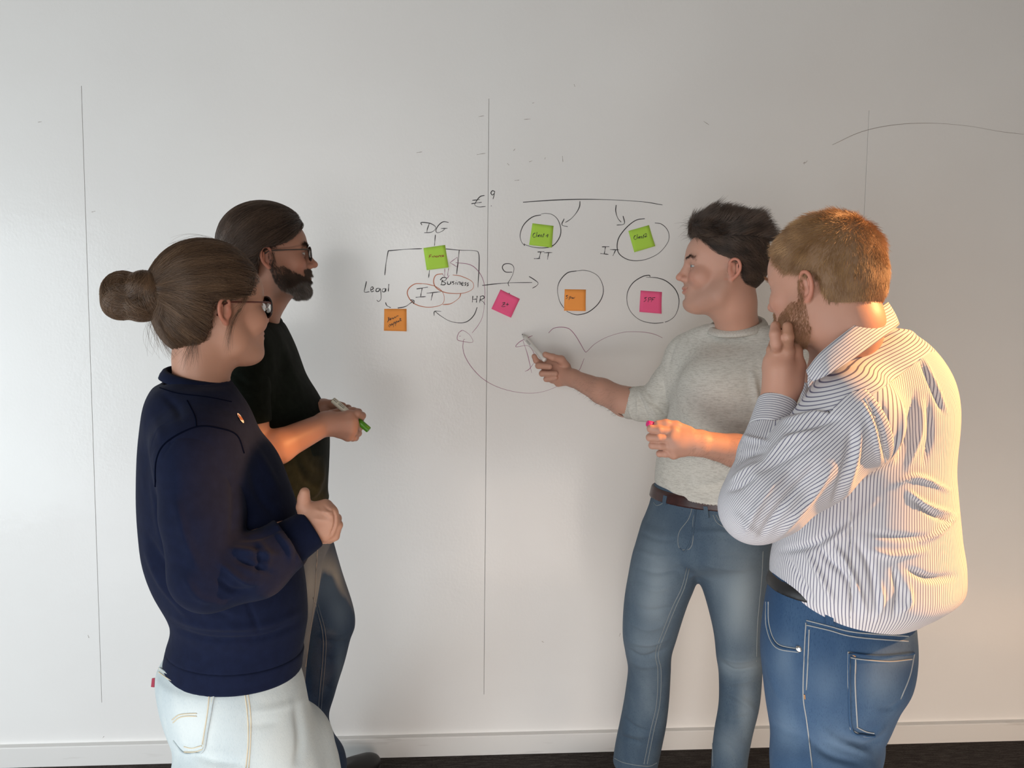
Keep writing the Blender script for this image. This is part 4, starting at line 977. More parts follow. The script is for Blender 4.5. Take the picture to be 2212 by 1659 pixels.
# beard: dark on the cheeks, grey at the chin
Sb = SDF(); HB.build(Sb, {'nose': 1.03, 'jaw': .002})
Rb = roots_from(PB, 60000, 45, lambda C: (lambda q: stub(*q.T) > .35)(HB.loc(C)))
q = HB.loc(Rb); nzb = wob(46, 10, (60, 160))
keep = (np.abs(Sb(Rb)) < .0015) & (q[:, 2] > -.118) & ((q[:, 2] < -.055) | (q[:, 0] > .07) | (rng.random(len(q)) < .35)); Rb, q = Rb[keep], q[keep]
grey = (q[:, 2] < -.080+.014*nzb(Rb)) & (q[:, 0] > .018) & (rng.random(len(q)) < .8)
def bristle(S, P, L, dn, jit, seed, steps=4):
    r = np.random.default_rng(seed); _, g = S.grad(P); g /= np.linalg.norm(g, axis=1, keepdims=True)+1e-9
    d = g*.55+np.array(dn)+r.normal(size=P.shape)*jit; d /= np.linalg.norm(d, axis=1, keepdims=True); l = (L*r.uniform(.6, 1.2, len(P)))[:, None]
    t = np.linspace(0, 1, steps)[None, :, None]; return P[:, None]+d[:, None]*l[:, None]*t+np.array(dn)[None, None]*l[:, None]*t*t*.5
dnB = HB.R@np.array([.25, 0, -.8])
L_ = np.where(q[:, 2] < -.08, .0070, .0070)*np.clip((.03-q[:, 2])*14, .35, 1)
i1 = np.nonzero(~grey)[0][:12000]; i2 = np.nonzero(grey)[0][:5000]
M_beard = hairmat('dark_beard', (.028, .017, .012, 1), (.12, .078, .055, 1), .5); M_grey = hairmat('grey_beard', (.07, .06, .055, 1), (.34, .32, .30, 1), .5)
bd1 = strands('beard', PB, bristle(Sb, Rb[i1], L_[i1], dnB, .25, 1), M_beard, .00018)
strands('beard', PB, bristle(Sb, Rb[i2], L_[i2], dnB, .25, 2), M_grey, .00018)
def brows(H, S, P, m, n=260, thick=1.0, seed=9):
    r = np.random.default_rng(seed)
    for sd in (1, -1):
        t = r.random(n); R_ = np.array([H(np.interp(tt, [0, .6, 1], [.093, .084, .068]), sd*np.interp(tt, [0, .6, 1], [.013, .034, .048]), np.interp(tt, [0, .6, 1], [.018, .024, .017])+r.normal()*.0022*thick) for tt in t])
        d, g = S.grad(R_); g /= np.linalg.norm(g, axis=1, keepdims=True); R_ -= g*d[:, None]; d2 = S(R_); R_ -= g*d2[:, None]
        o = H.R@np.array([-.35, sd*1.0, .25]); strands('eyebrow', P, R_[:, None]+(o+g*.35+r.normal(size=g.shape)*.15)[:, None]*(.009*np.linspace(0, 1, 4))[None, :, None], m, .00022)
brows(HB, Sb, PB, M_beard)
glasses(HB, PB, M_dkf, .75, .050, .036, .0020, -.003, .098, mat('steel_temple', (.10, .09, .085, 1), rough=.3, metal=.8))
M_ivory = mat('ivory_plastic', (.66, .62, .50, 1), rough=.35); M_gcap = mat('green_cap', srgb(70, 132, 20), rough=.35)
marker('white marker with green cap held by the bearded man', W(797, 929, Yb_+.012), W(719, 864, Yb_+.030), M_ivory, M_gcap, r=.0083, letters=[(.086, .104), (.110, .124)])
# ------------------------------------------------------------------ man in the grey sweater, pointing
HC = head_at(1584, 581, -.60, 1, 168, 1.5, 0, 1.01)
YC = -.54
TC = [row(690, 1545, 1650, YC, .85, -35), row(702, 1520, 1672, YC, .56, -40), row(716, 1492, 1700, YC, .46, -42), row(740, 1470, 1735, YC, .48, -44), row(775, 1456, 1758, YC, .60, -44), row(830, 1450, 1748, YC, .66, -42), row(900, 1443, 1730, YC, .72, -40), row(950, 1432, 1716, YC, .76, -40),
      row(1000, 1420, 1706, YC, .78, -40), row(1040, 1415, 1698, YC, .80, -40), row(1066, 1417, 1692, YC, .80, -40), row(1100, 1424, 1688, YC, .80, -40)]
LC = [row(1050, 1412, 1660, YC, .72, -35), row(1100, 1400, 1664, YC, .72, -35), row(1150, 1384, 1664, YC, .74, -35), row(1195, 1388, 1645, YC, .72, -30), row(1226, 1430, 1600, YC, .66, -30)]
LC1 = [row(1140, 1392, 1520, YC+.02, 1.1, 0), row(1190, 1369, 1504, YC+.03, 1.08, 0), row(1245, 1357, 1505, YC+.03, 1.0, 0), row(1300, 1349, 1486, YC+.05, 1.0, 0), row(1370, 1345, 1462, YC+.08, 1.0, 0), row(1410, 1350, 1450, YC+.10, 1.05, 0), row(1450, 1357, 1449, YC+.12, 1.1, 0), row(1500, 1352, 1447, YC+.15, 1.1, 0),
        row(1560, 1340, 1440, YC+.18, 1.1, 0), row(1610, 1330, 1430, YC+.21, 1.1, 0), row(1656, 1322, 1420, YC+.23, 1.1, 0)]
LC2 = [row(1140, 1500, 1664, YC-.02, .90, 0), row(1190, 1500, 1663, YC-.03, .95, 0), row(1245, 1508, 1660, YC-.03, .95, 0), row(1300, 1524, 1655, YC-.03, 1.0, 0), row(1370, 1540, 1650, YC-.03, 1.0, 0), row(1420, 1547, 1648, YC-.03, 1.0, 0), row(1460, 1553, 1646, YC-.03, 1.05, 0), row(1520, 1552, 1640, YC-.03, 1.05, 0),
        row(1580, 1543, 1626, YC-.03, 1.05, 0), row(1640, 1538, 1616, YC-.03, 1.05, 0), row(1690, 1536, 1614, YC-.03, 1.05, 0), row(1740, 1534, 1618, YC-.03, 1.05, 0)]
S = SDF(); HC.build(S, {'fat': .007, 'smile': .007, 'nose': 1.01, 'jaw': .002, 'cheek': .82, 'dchin': 1})
nC = W(1594, 715, YC-.01); S.chain([HC(-.028, 0, -.045), HC(-.035, 0, -.09), nC], [.056, .056, .060], k=.03); S.ell(nC+[0, 0, -.055], [.07, .05, .03], k=.04)
S.loft(TC[5:], off=-.03, k=.03)
shC, elC, wrC = W(1490, 775, YC+.12), W(1418, 870, YC+.20), W(1238, 817, -.135)
S.chain([shC, elC, W(1350, 868, YC+.26), W(1300, 845, -.22), wrC], [.05, .046, .046, .040, .0275], k=.015)
a = lambda x, y, d=0: W(x, y, -.105+d)
kn = [a(1186, 782, .012), a(1182, 795, .010), a(1186, 808, .010), a(1194, 819, .010)]
hand(S, wrC, .0275, kn, [
    ([kn[0], a(1170, 786, .006), a(1158, 779, -.012), a(1154, 770, -.020)], [.0115, .0105, .0098, .0090]),
    ([kn[1], a(1166, 789, .004), a(1163, 790, -.022), a(1187, 792, -.040)], [.0112, .0108, .0105, .0098]),
    ([kn[2], a(1172, 806, .004), a(1171, 807, -.022), a(1200, 807, -.038)], [.0110, .0105, .0102, .0095]),
    ([kn[3], a(1182, 819, .004), a(1180, 819, -.018), a(1200, 816, -.032)], [.0100, .0095, .0092, .0085])],
    ([a(1222, 792, -.008), a(1212, 777, -.024), a(1194, 772, -.036), a(1178, 766, -.040)], [.017, .0135, .0112, .0098]), rp=.0125)
S.cap(a(1225, 808, -.006), a(1200, 810, -.006), .022, .019, k=.012)
S.cap(a(1222, 822, -.006), a(1206, 828, -.004), .015, .012, k=.012)
# left arm in front of the belly
wrL = W(1510, 957, YC-.235); elL = W(1660, 985, YC-.20)
S.chain([W(1735, 790, YC-.13), elL, W(1590, 974, YC-.225), wrL], [.05, .046, .041, .0315], k=.015)
l_ = lambda x, y, d=0: W(x, y, YC-.245+d)
kn = [l_(1454, 932, .002), l_(1450, 948, -.004), l_(1451, 964, -.002), l_(1455, 980, .004)]
hand(S, wrL, .031, kn, [
    ([kn[0], l_(1424, 929, -.002), l_(1406, 926, .006), l_(1408, 926, .030)], [.0112, .0102, .0098, .0088]),
    ([kn[1], l_(1422, 946, -.004), l_(1404, 945, .006), l_(1408, 945, .030)], [.0112, .0102, .0098, .0088]),
    ([kn[2], l_(1426, 963, -.002), l_(1409, 962, .008), l_(1413, 962, .030)], [.0110, .0100, .0092, .0082]),
    ([kn[3], l_(1438, 980, .002), l_(1425, 980, .010), l_(1428, 979, .028)], [.0102, .0092, .0085, .0078])],
    ([l_(1486, 934, .010), l_(1460, 920, .012), l_(1438, 915, .010), l_(1420, 916, .010)], [.017, .0125, .0105, .0090]), rp=.0125)
S.cap(l_(1490, 950, .004), l_(1465, 955, .0), .024, .022, k=.012)
S.loft(LC, off=-.03, k=.03); S.loft(LC1, off=-.02, k=.03); S.loft(LC2, off=-.02, k=.03)
colC = skincol((.51, .28, .205), HC, [(st(.26), (.27, .175, .13), 1)], fl=.45)
PC = body(S, [(HC(0, 0, 0), .18), (nC, .10), (a(1200, 800), .12), (W(1300, 845, -.22), .12), (l_(1460, 950), .12), (W(1560, 970, YC-.23), .11)], .0026, colC, 'dark-haired man in light grey sweater and blue jeans, pointing a marker at the whiteboard')
HC.eyes(PC, mat('iris_blue', (.10, .13, .14, 1), rough=.1), np.array([-1, -.05, -.05]))
M_hea = mat('heather_grey_knit', srgb(204, 202, 194), rough=.95, spec=.1, sheen=.1, vary=[(170, srgb(184, 181, 173), .44, .66, (.4, .4, 2.4)), (430, srgb(216, 214, 207), .52, .75, (.4, .4, 1.8))], bump=[(900, .3, .0008, (1, 1, .5)), (14, .2, .010, (1, 1, 1))])
M_rib = mat('grey_rib', srgb(196, 193, 185), rough=.95, spec=.1, vary=[(420, srgb(176, 173, 165), .46, .66, (1, 1, .3))], bump=[(900, .3, .0008, (1, 1, .2))])
S = SDF(); S.loft(TC[1:], k=.03, rnd=.012); S.ell(W(1560, 840, YC-.06), [.12, .09, .10], k=.06); S.chain([shC+[.03, -.03, .015], shC, W(1452, 830, YC+.17)], [.056, .062, .058], k=.05); fC = wob(31, 12, (8, 24)); S.disp(lambda p: fC(p)*.0022)
zC = TC[-2][0]; S.plane((0, 0, zC), [0, 0, -1]); S.cap(W(1592, 690, YC)+[0, 0, .09], W(1592, 690, YC)+[0, 0, .048], .070, .060, 's', k=.006)
swC = skinobj('sweater', S, .0048, M_hea, PC, cr=[
    ([(1640, 830), (1650, 870), (1656, 905)], 5, -7), ([(1625, 800), (1632, 850), (1640, 900)], 9, 5), ([(1570, 900), (1610, 905), (1650, 920)], 12, 4), ([(1580, 925), (1620, 930), (1640, 945)], 9, -3), ([(1430, 1010), (1440, 1040), (1470, 1070)], 8, 4), ([(1450, 1000), (1490, 1050), (1560, 1075)], 10, -3),
    ([(1470, 1075), (1520, 1085), (1570, 1090)], 8, 4), ([(1460, 740), (1450, 760), (1446, 790)], 5, -4), ([(1600, 1010), (1560, 1040), (1500, 1050)], 10, 3), ([(1455, 860), (1448, 900), (1444, 940)], 7, 3)])
S = SDF(); cfC = W(1352, 871, YC+.265); dC = cfC-elC; dC /= np.linalg.norm(dC)
S.chain([shC+[.03, -.02, .012], shC, W(1452, 830, YC+.17), elC, W(1385, 872, YC+.235), cfC], [.060, .066, .064, .060, .054, .049], k=.012); fC2 = wob(32, 10, (14, 38)); S.disp(lambda p: fC2(p)*.0018)
S.plane(cfC-dC*.030, dC); S.plane(W(1462, 770, YC+.08), [.75, -.3, .6], .006)
slC = skinobj('sleeve', S, .0040, M_hea, swC, cr=[([(1392, 838), (1410, 858), (1438, 872)], 4, -5), ([(1382, 845), (1398, 870), (1425, 885)], 4, 4), ([(1380, 855), (1390, 880), (1400, 905)], 4, -4), ([(1395, 865), (1412, 888), (1418, 905)], 4, 4),
    ([(1408, 850), (1425, 868), (1440, 880)], 4, 3), ([(1376, 850), (1378, 880), (1376, 908)], 4, 3), ([(1415, 870), (1432, 890), (1440, 895)], 4, -4), ([(1440, 790), (1446, 830), (1450, 860)], 8, -2)])
S = SDF(); S.cap(cfC-dC*.036, cfC, .0525, .0495, k=.01); S.plane(cfC-dC*.034, -dC); S.plane(cfC-dC*.002, dC); S.cap(cfC-dC*.012, cfC+dC*.02, .0425, .0425, 's', .003)
thC = lambda p: np.sin(np.arctan2((p-cfC)[:, 2], (p-cfC)@np.cross(dC, [0, 0, 1]))*48)*.0003
S.disp(thC); skinobj('cuff', S, .0030, M_rib, slC)
S = SDF(); S.chain([W(1725, 775, YC-.13), W(1728, 880, YC-.16), elL+[.02, 0, .01], W(1645, 985, YC-.205)], [.068, .062, .055, .050], k=.012); S.disp(lambda p: fC2(p)*.0018); skinobj('sleeve', S, .006, M_hea, swC)
collar_ring('collar', W(1592, 704, YC-.006), .074, .080, 0, 0, .026, .0050, M_rib, swC, (.20, .20, 0))
# jeans
M_mid = denim('mid_blue_denim', (.062, .096, .140, 1), (.088, .128, .172, 1), (.27, .33, .37, 1), (.036, .062, .100, 1))
M_th = mat('denim_thread', (.22, .25, .26, 1), rough=.8)
S = SDF(); S.loft(LC, k=.02, rnd=.01); S.loft(LC1, k=.025); S.loft(LC2, k=.025)
fJ3 = wob(33, 12, (9, 34)); S.disp(lambda p: fJ3(p)*.0018)
jC = skinobj('jeans', S, .0048, M_mid, PC, attrs={'fade': fadefn([(1410, 1240, 40, 90, .55), (1590, 1260, 50, 100, .5), (1395, 1400, 35, 40, .4), (1600, 1440, 40, 25, .7), (1400, 1330, 40, 50, .35), (1600, 1350, 40, 60, .4), (1570, 1600, 30, 40, .3), (1400, 1500, 30, 60, .25), (1610, 1520, 20, 60, .45)], 7)}, cr=[
    ([(1385, 1150), (1420, 1165), (1460, 1168)], 6, -2.5), ([(1378, 1190), (1420, 1202), (1465, 1200)], 7, 3), ([(1375, 1225), (1420, 1238), (1475, 1225)], 6, -3), ([(1370, 1260), (1420, 1275), (1470, 1255)], 7, 3), ([(1500, 1150), (1560, 1150), (1630, 1170)], 7, 3), ([(1500, 1185), (1560, 1200), (1640, 1205)], 6, -2.5), ([(1510, 1215), (1560, 1228), (1630, 1230)], 7, 2.5),
    ([(1355, 1300), (1400, 1320), (1450, 1312)], 7, -3), ([(1352, 1340), (1400, 1360), (1445, 1345)], 7, 3), ([(1352, 1400), (1390, 1420), (1440, 1400)], 6, -5), ([(1352, 1385), (1400, 1392), (1445, 1380)], 6, 4), ([(1358, 1425), (1390, 1440), (1430, 1435)], 7, 3), ([(1555, 1430), (1590, 1450), (1640, 1440)], 6, -6), ([(1552, 1415), (1590, 1428), (1642, 1420)], 6, 5), ([(1556, 1465), (1590, 1475), (1640, 1462)], 7, 4),
    ([(1560, 1490), (1600, 1510), (1635, 1540)], 8, 4), ([(1344, 1545), (1370, 1570), (1400, 1580)], 5, -4), ([(1335, 1590), (1360, 1598), (1385, 1605)], 5, -5), ([(1340, 1575), (1370, 1588), (1410, 1590)], 6, 3), ([(1550, 1570), (1580, 1590), (1610, 1610)], 7, 3), ([(1545, 1600), (1570, 1610), (1600, 1640)], 6, -3), ([(1545, 1545), (1580, 1555), (1625, 1545)], 6, -3)])
seams('stitching', jC, [[(1497, 1090), (1488, 1120), (1467, 1150), (1466, 1180), (1480, 1192)], [(1505, 1095), (1497, 1125), (1497, 1165), (1490, 1185), (1472, 1188)], [(1489, 1228), (1478, 1270), (1460, 1310), (1440, 1360), (1422, 1410), (1428, 1450), (1425, 1520), (1412, 1580), (1398, 1650)], [(1484, 1226), (1472, 1270), (1453, 1310), (1433, 1360), (1416, 1410), (1421, 1450), (1418, 1520), (1405, 1580), (1391, 1650)],
    [(1540, 1112), (1550, 1130), (1575, 1145)], [(1547, 1112), (1556, 1125), (1580, 1138)], [(1412, 1085), (1420, 1092), (1436, 1084), (1440, 1076)], [(1324, 1636), (1350, 1648), (1398, 1655), (1418, 1648)], [(1648, 1190), (1645, 1250), (1636, 1350), (1634, 1430)], [(1550, 1500), (1540, 1580), (1540, 1655)]], .0011, M_th, jC)
seams('fly', jC, [[(1503, 1100), (1499, 1130), (1494, 1165), (1480, 1190), (1468, 1185)]], .003, M_mid, jC, lift=0)
M_brl = mat('brown_belt_leather', (.045, .014, .012, 1), rough=.35, vary=[(60, (.025, .008, .008, 1), .4, .7, (1, 1, 1))])
zz = W(1500, 1097, YC-.15)[2]
S = SDF(); S.loft([(z, x, y, rx+.006, ry+.006, r) for z, x, y, rx, ry, r in LC[:4]], k=.01); S.plane((0, 0, zz+.016), [0, 0, 1], .003); S.plane((0, 0, zz-.016), [0, 0, -1], .003); blC = skinobj('belt', S, .0045, M_brl, PC)
tr = bvh(blC); bk = [cast(tr, x, y, .004) for x, y in ((1466, 1078), (1500, 1086), (1500, 1106), (1466, 1098))]
M_bra = mat('dark_brass', (.12, .09, .06, 1), rough=.3, metal=1)
if all(v is not None for v in bk): tubes('buckle', [(np.array(bk), .0022, True)], M_bra, blC)
trj = bvh(jC)
def loops(host, quads, m, parent, th=.0022, lift=.007):
    for i, q in enumerate(quads):
        P = [cast(bvh(host), x, y, lift) for x, y in q]
        if any(p is None for p in P): continue
        n = np.cross(P[1]-P[0], P[3]-P[0]); n /= np.linalg.norm(n); n = n if n@(CP-P[0]) > 0 else -n
        V = P+[p-n*.010 for p in P]; mk('belt_loop', V, [(0, 1, 2, 3), (7, 6, 5, 4), (0, 4, 5, 1), (1, 5, 6, 2), (2, 6, 7, 3), (3, 7, 4, 0)], m, parent, smooth=False)
loops(jC, [[(1520, 1093), (1529, 1094), (1532, 1119), (1523, 1118)], [(1437, 1070), (1444, 1072), (1441, 1090), (1434, 1087)]], M_mid, jC)
# brown laced shoes
ft = W(1345, 1650, YC+.22)
shoe('shoe', (W(1392, 1660, YC+.27)[0]+.03, YC+.30, 0), (W(1290, 1660, YC+.16)[0]-.09, YC+.12, 0), .095, .095, M_tan, M_sole, PC, 4, M_lace)
shoe('shoe', (W(1600, 1690, YC-.03)[0], YC+.0, 0), (W(1545, 1690, YC-.03)[0]-.15, YC-.16, 0), .095, .095, M_tan, M_sole, PC, 4, M_lace)
# short tousled hair
zsC, xsC = [-.13, -.075, -.050, -.020, .000, .012, .026, .045, .065, .085, .13], [-.090, -.062, -.050, -.046, -.044, -.036, .014, .040, .066, .085, .088]
M_capC = mat('black_brown_shade', (.026, .017, .013, 1), rough=.75); M_dark = hairmat('black_brown_hair', (.016, .010, .008, 1), (.13, .085, .060, 1), .35)
S = SDF(); S.ell(HC(-.016, 0, .038), np.array([.103, .083, .092])*1.01, HC.R, k=.01); S.ell(HC(-.050, 0, -.004), np.array([.062, .067, .058])*1.01, HC.R, k=.03); S.ell(HC(.030, 0, .108), [.070, .066, .028], HC.R, k=.02); S.ell(HC(-.03, 0, .112), [.07, .07, .030], HC.R, k=.03)
hairline(S, HC, zsC, xsC); capC = skinobj('hair', S, .0032, M_capC, PC)
S2 = SDF(); S2.ell(HC(-.016, 0, .038), np.array([.103, .083, .092])*1.01, HC.R, k=.01); S2.ell(HC(-.048, 0, -.012), np.array([.068, .070, .066])*1.01, HC.R, k=.03)
top = lambda C: HC.loc(C)[:, 2] > .075
rt = roots_from(capC, 12000, 51, top); r = np.random.default_rng(52); nzc = wob(53, 10, (35, 90)); nzd = wob(54, 10, (35, 90))
_, g = S.grad(rt); g /= np.linalg.norm(g, axis=1, keepdims=True); q = HC.loc(rt)
bk_ = HC.R@np.array([-1.0, -.25, .10]); d = g*.55+bk_*.85+np.stack([nzc(rt), nzd(rt), nzc(rt+.5)], 1)*.42+r.normal(size=g.shape)*.10
t = np.linspace(0, 1, 7)[None, :, None]; Lh = (np.where(q[:, 0] > .04, .034, .026)*r.uniform(.6, 1.2, len(rt)))[:, None, None]
d += g*np.clip(.42-(d*g).sum(1, keepdims=True), 0, 2)
gz = np.clip((g@HC.R[:, 2])-.3, 0, 1)[:, None]
Pt = rt[:, None]-g[:, None]*.0015+d[:, None]*Lh*t+((bk_*.5)[None]-HC.R[:, 2][None]*.6*gz+g*.15)[:, None]*Lh*t*t*.5
strands('hair_strands', capC, Pt, M_dark, .00024)
flC = lambda p: (HC.R@np.array([-1.0, 0, -.55]))+0*p
strands('hair_strands', capC, grow(S, roots_from(capC, 12000, 55, lambda C: ~top(C)), flC, 6, .0042, .0, .0045, .25, seed=56), M_dark, .00020)
ft_ = roots_from(capC, 110, 57, lambda C: (lambda q: (q[:, 0] > .055) & (q[:, 2] > .07))(HC.loc(C))); d = HC.R@np.array([.55, 0, .45])+r.normal(size=ft_.shape)*.35
strands('loose_strands', capC, ft_[:, None]+d[:, None]*.030*np.linspace(0, 1, 7)[None, :, None]+(HC.R@np.array([.2, 0, -.9]))[None, None]*.02*(np.linspace(0, 1, 7)**2)[None, :, None], M_dark, .00020)
Sc_ = SDF(); HC.build(Sc_, {'fat': .007, 'smile': .007, 'nose': 1.01, 'jaw': .002, 'cheek': .82, 'dchin': 1})
M_stub = hairmat('dark_stubble', (.05, .032, .024, 1), (.14, .09, .07, 1), .6)
brows(HC, Sc_, PC, M_dark, 170, .7)
# forearm hair
for cen, rad, dd in ((W(1300, 845, -.22), .10, wrC-elC), (W(1560, 970, YC-.23), .10, wrL-elL)):
    ra = roots_from(PC, 800, 59, lambda C: (np.linalg.norm(C-cen, axis=1) < rad)); dd = dd/np.linalg.norm(dd)
    r = np.random.default_rng(60); e = r.normal(size=ra.shape)*.25+dd*.8+[0, 0, -.5]
    _, gg = (lambda p: (0, (p-cen)-((p-cen)@dd)[:, None]*dd))(ra); gg = gg/np.linalg.norm(gg, axis=1, keepdims=True)
    strands('arm_hair', PC, ra[:, None]+(e*.009+gg*.002)[:, None]*np.linspace(0, 1, 4)[None, :, None], M_stub, .00009)
M_wpl = mat('white_plastic', (.74, .72, .68, 1), rough=.35); M_pink = mat('pink_plastic', srgb(226, 40, 124), rough=.35); M_nib = mat('purple_nib', (.05, .005, .03, 1), rough=.6)
marker('uncapped white marker touching the whiteboard, held by the man in the grey sweater', W(1128, 722, -.002), W(1177, 778, -.135), M_wpl, None, r=.0080, capped=False, nib=M_nib, letters=[(.045, .075)])
cA, cB = l_(1398, 915, .012), l_(1440, 925, .03)
cp_ = lathe('marker_cap', [(0, .005), (.001, .0075), (.004, .0085), (.045, .0088), (.0455, .0070)], cA, cB-cA, M_pink); tag(cp_, 'pink marker cap held in the fist in front of the grey sweater', 'marker cap')
# ------------------------------------------------------------------ man in the striped shirt, seen from behind
HD = head_at(1741, 618, -1.235, 1, 122, -8, -2, .99)
YD = -1.20
TD = [row(705, 1850, 1945, YD+.02, .9, 30), row(722, 1832, 1966, YD+.01, .8, 35), row(745, 1805, 1992, YD, .72, 38), row(778, 1778, 2016, YD, .66, 40), row(820, 1748, 2038, YD, .68, 40), row(870, 1738, 2052, YD, .70, 40), row(930, 1728, 2062, YD, .73, 38), row(1000, 1712, 2069, YD, .78, 35),
      row(1080, 1695, 2073, YD, .84, 30), row(1150, 1678, 2077, YD, .88, 28), row(1210, 1664, 2080, YD, .90, 25), row(1258, 1664, 2080, YD, .90, 25), row(1290, 1680, 2046, YD, .90, 25), row(1320, 1698, 2000, YD, .88, 25), row(1350, 1700, 1975, YD, .84, 25)]
LD = [row(1235, 1668, 1975, YD, .82, 25), row(1290, 1655, 1978, YD, .84, 25), row(1340, 1648, 1985, YD, .86, 25), row(1400, 1644, 1986, YD, .88, 25), row(1460, 1649, 1974, YD, .90, 25), row(1510, 1655, 1948, YD, .86, 20), row(1560, 1662, 1928, YD, .84, 15), row(1610, 1670, 1908, YD, .80, 15), row(1660, 1678, 1900, YD, .78, 15)]
S = SDF(); HD.build(S, {'fat': .007, 'jaw': .003})
nD = W(1835, 745, YD-.01); S.chain([HD(-.030, 0, -.045), HD(-.045, 0, -.085), nD], [.058, .055, .058], k=.03); S.cap(HD(-.040, 0, -.050), W(1832, 755, YD), .042, .042, k=.04); S.ell(nD+[0, 0, -.065], [.08, .07, .04], k=.05)
S.loft(TD[5:-2], off=-.035, k=.03)
shD, elD, wrD = W(1838, 912, YD-.150), W(1628, 1098, YD-.16), W(1680, 868, YD-.06)
S.chain([shD, elD, wrD], [.05, .045, .0285], k=.015)
Yd = YD-.065
a = lambda x, y, d=0: W(x, y, Yd+d)
kn = [a(1700, 758, .0), a(1680, 764, .012), a(1668, 780, .020), a(1664, 796, .030)]
hand(S, wrD, .0275, kn, [
    ([kn[0], a(1702, 728, -.022), a(1701, 706, -.016)], [.0112, .0106, .0092]),
    ([kn[1], a(1677, 742, -.012), a(1674, 722, -.014), a(1675, 704, -.004)], [.0110, .0104, .0098, .0088]),
    ([kn[2], a(1668, 756, .02), a(1672, 740, .045)], [.0112, .0100, .0088]),
    ([kn[3], a(1672, 780, .045), a(1682, 768, .06)], [.0105, .0092, .0082])],
    ([a(1716, 822, .0), a(1724, 790, .004), a(1718, 758, .010), a(1714, 742, .018)], [.0155, .0130, .0115, .0100]), rp=.0120)
S.cap(a(1692, 845, 0), a(1688, 800, .004), .025, .024, k=.015); S.cap(a(1708, 835, 0), a(1712, 800, .004), .018, .014, k=.015)
S.chain([W(1950, 900, YD+.10), W(1885, 1110, YD+.12)], [.05, .040], k=.02)
xD = W(1820, 1400, YD)[0]
S.loft(LD, off=-.035, k=.03)
for (x1, y1), (x2, y2) in ((( -.035, -.05), (-.04, -.05)), ((.03, .08), (.03, .08))): S.chain([[LD[-1][1]+x1, YD+y1, LD[-1][0]], [LD[-1][1]+x1, YD+y1, .42], [LD[-1][1]+x2, YD+y2, .10]], [.07, .055, .045], k=.02)
colD = skincol((.52, .27, .19), HD, [(st(.50), (.36, .18, .10), 1)], fl=.40)
PD = body(S, [(HD(0, 0, 0), .18), (nD, .11), (a(1690, 790), .14)], .0026, colD, 'man with short ginger blond hair in striped shirt, hand on his chin')
HD.eyes(PD)
# striped cloth
def stripes(name, two=False, per=.0050):
    m = mat(name, (1, 1, 1, 1), rough=.75, spec=.2, bump=[(700, .15, .0006, (1, 1, 1)), (20, .22, .008, (1, 1, 1))]); nt = m.node_tree; L = nt.links.new; b = nt.nodes['Principled BSDF']
    a1 = nt.nodes.new('ShaderNodeAttribute'); a1.attribute_name = 's1'; src = a1.outputs['Fac']
    if two:
        a2 = nt.nodes.new('ShaderNodeAttribute'); a2.attribute_name = 's2'; a3 = nt.nodes.new('ShaderNodeAttribute'); a3.attribute_name = 'zone'
        gt = nt.nodes.new('ShaderNodeMath'); gt.operation = 'GREATER_THAN'; gt.inputs[1].default_value = 0; L(a3.outputs['Fac'], gt.inputs[0])
        mx = nt.nodes.new('ShaderNodeMix'); L(gt.outputs[0], mx.inputs[0]); L(src, mx.inputs[2]); L(a2.outputs['Fac'], mx.inputs[3]); src = mx.outputs[0]
    d = nt.nodes.new('ShaderNodeMath'); d.operation = 'DIVIDE'; d.inputs[1].default_value = per; L(src, d.inputs[0])
    f = nt.nodes.new('ShaderNodeMath'); f.operation = 'FRACT'; L(d.outputs[0], f.inputs[0])
    s = nt.nodes.new('ShaderNodeMath'); s.operation = 'SUBTRACT'; s.inputs[1].default_value = .5; L(f.outputs[0], s.inputs[0])
    ab = nt.nodes.new('ShaderNodeMath'); ab.operation = 'ABSOLUTE'; L(s.outputs[0], ab.inputs[0])
    mr = nt.nodes.new('ShaderNodeMapRange'); mr.inputs[1].default_value = .09; mr.inputs[2].default_value = .17; L(ab.outputs[0], mr.inputs[0])
    mx2 = nt.nodes.new('ShaderNodeMix'); mx2.data_type = 'RGBA'; mx2.inputs[6].default_value = (.15, .145, .22, 1); mx2.inputs[7].default_value = (.66, .65, .67, 1); L(mr.outputs[0], mx2.inputs[0])
    L(mx2.outputs[2], b.inputs['Base Color']); return m
M_st2 = stripes('striped_cotton', True); M_st = stripes('striped_cotton_plain')
tX, tY = TD[7][1], YD
wr1 = wob(61, 12, (10, 34), (1, 1, .5))
def s_body(V): return np.arctan2(V[:, 1]-tY-.02, V[:, 0]-tX+.0)*.165+.0012*wr1(V)
yk = np.array([-.36, 0, .93]); s_yoke = lambda V: V@yk+.0010*wr1(V)
YL = [(1740, 905), (1868, 862), (1925, 825), (1988, 776), (2010, 760)]
def zone(V):
    P = pix(V); return np.interp(P[:, 0], [p[0] for p in YL], [p[1] for p in YL])-P[:, 1]+.0
S = SDF(); S.loft(TD[1:], k=.03, rnd=.012); S.ell(W(1900, 880, YD+.02), [.13, .12, .14], k=.06); S.ell(W(1965, 1215, YD), [.06, .09, .06], k=.04)
md_ = shD*.55+elD*.45; S.chain([shD+[.02, .05, .03], shD, md_], [.066, .077, .074], k=.05)
fD = wob(62, 14, (9, 30), (1, 1, .55)); fD2 = wob(63, 12, (30, 60), (1, 1, .4)); S.disp(lambda p: fD(p)*.0034+fD2(p)*.0010)
S.plane((0, 0, TD[-2][0]), [0, 0, -1]); S.cap(W(1846, 690, YD)+[0, 0, .08], W(1842, 722, YD+.01), .060, .054, 's', k=.008)
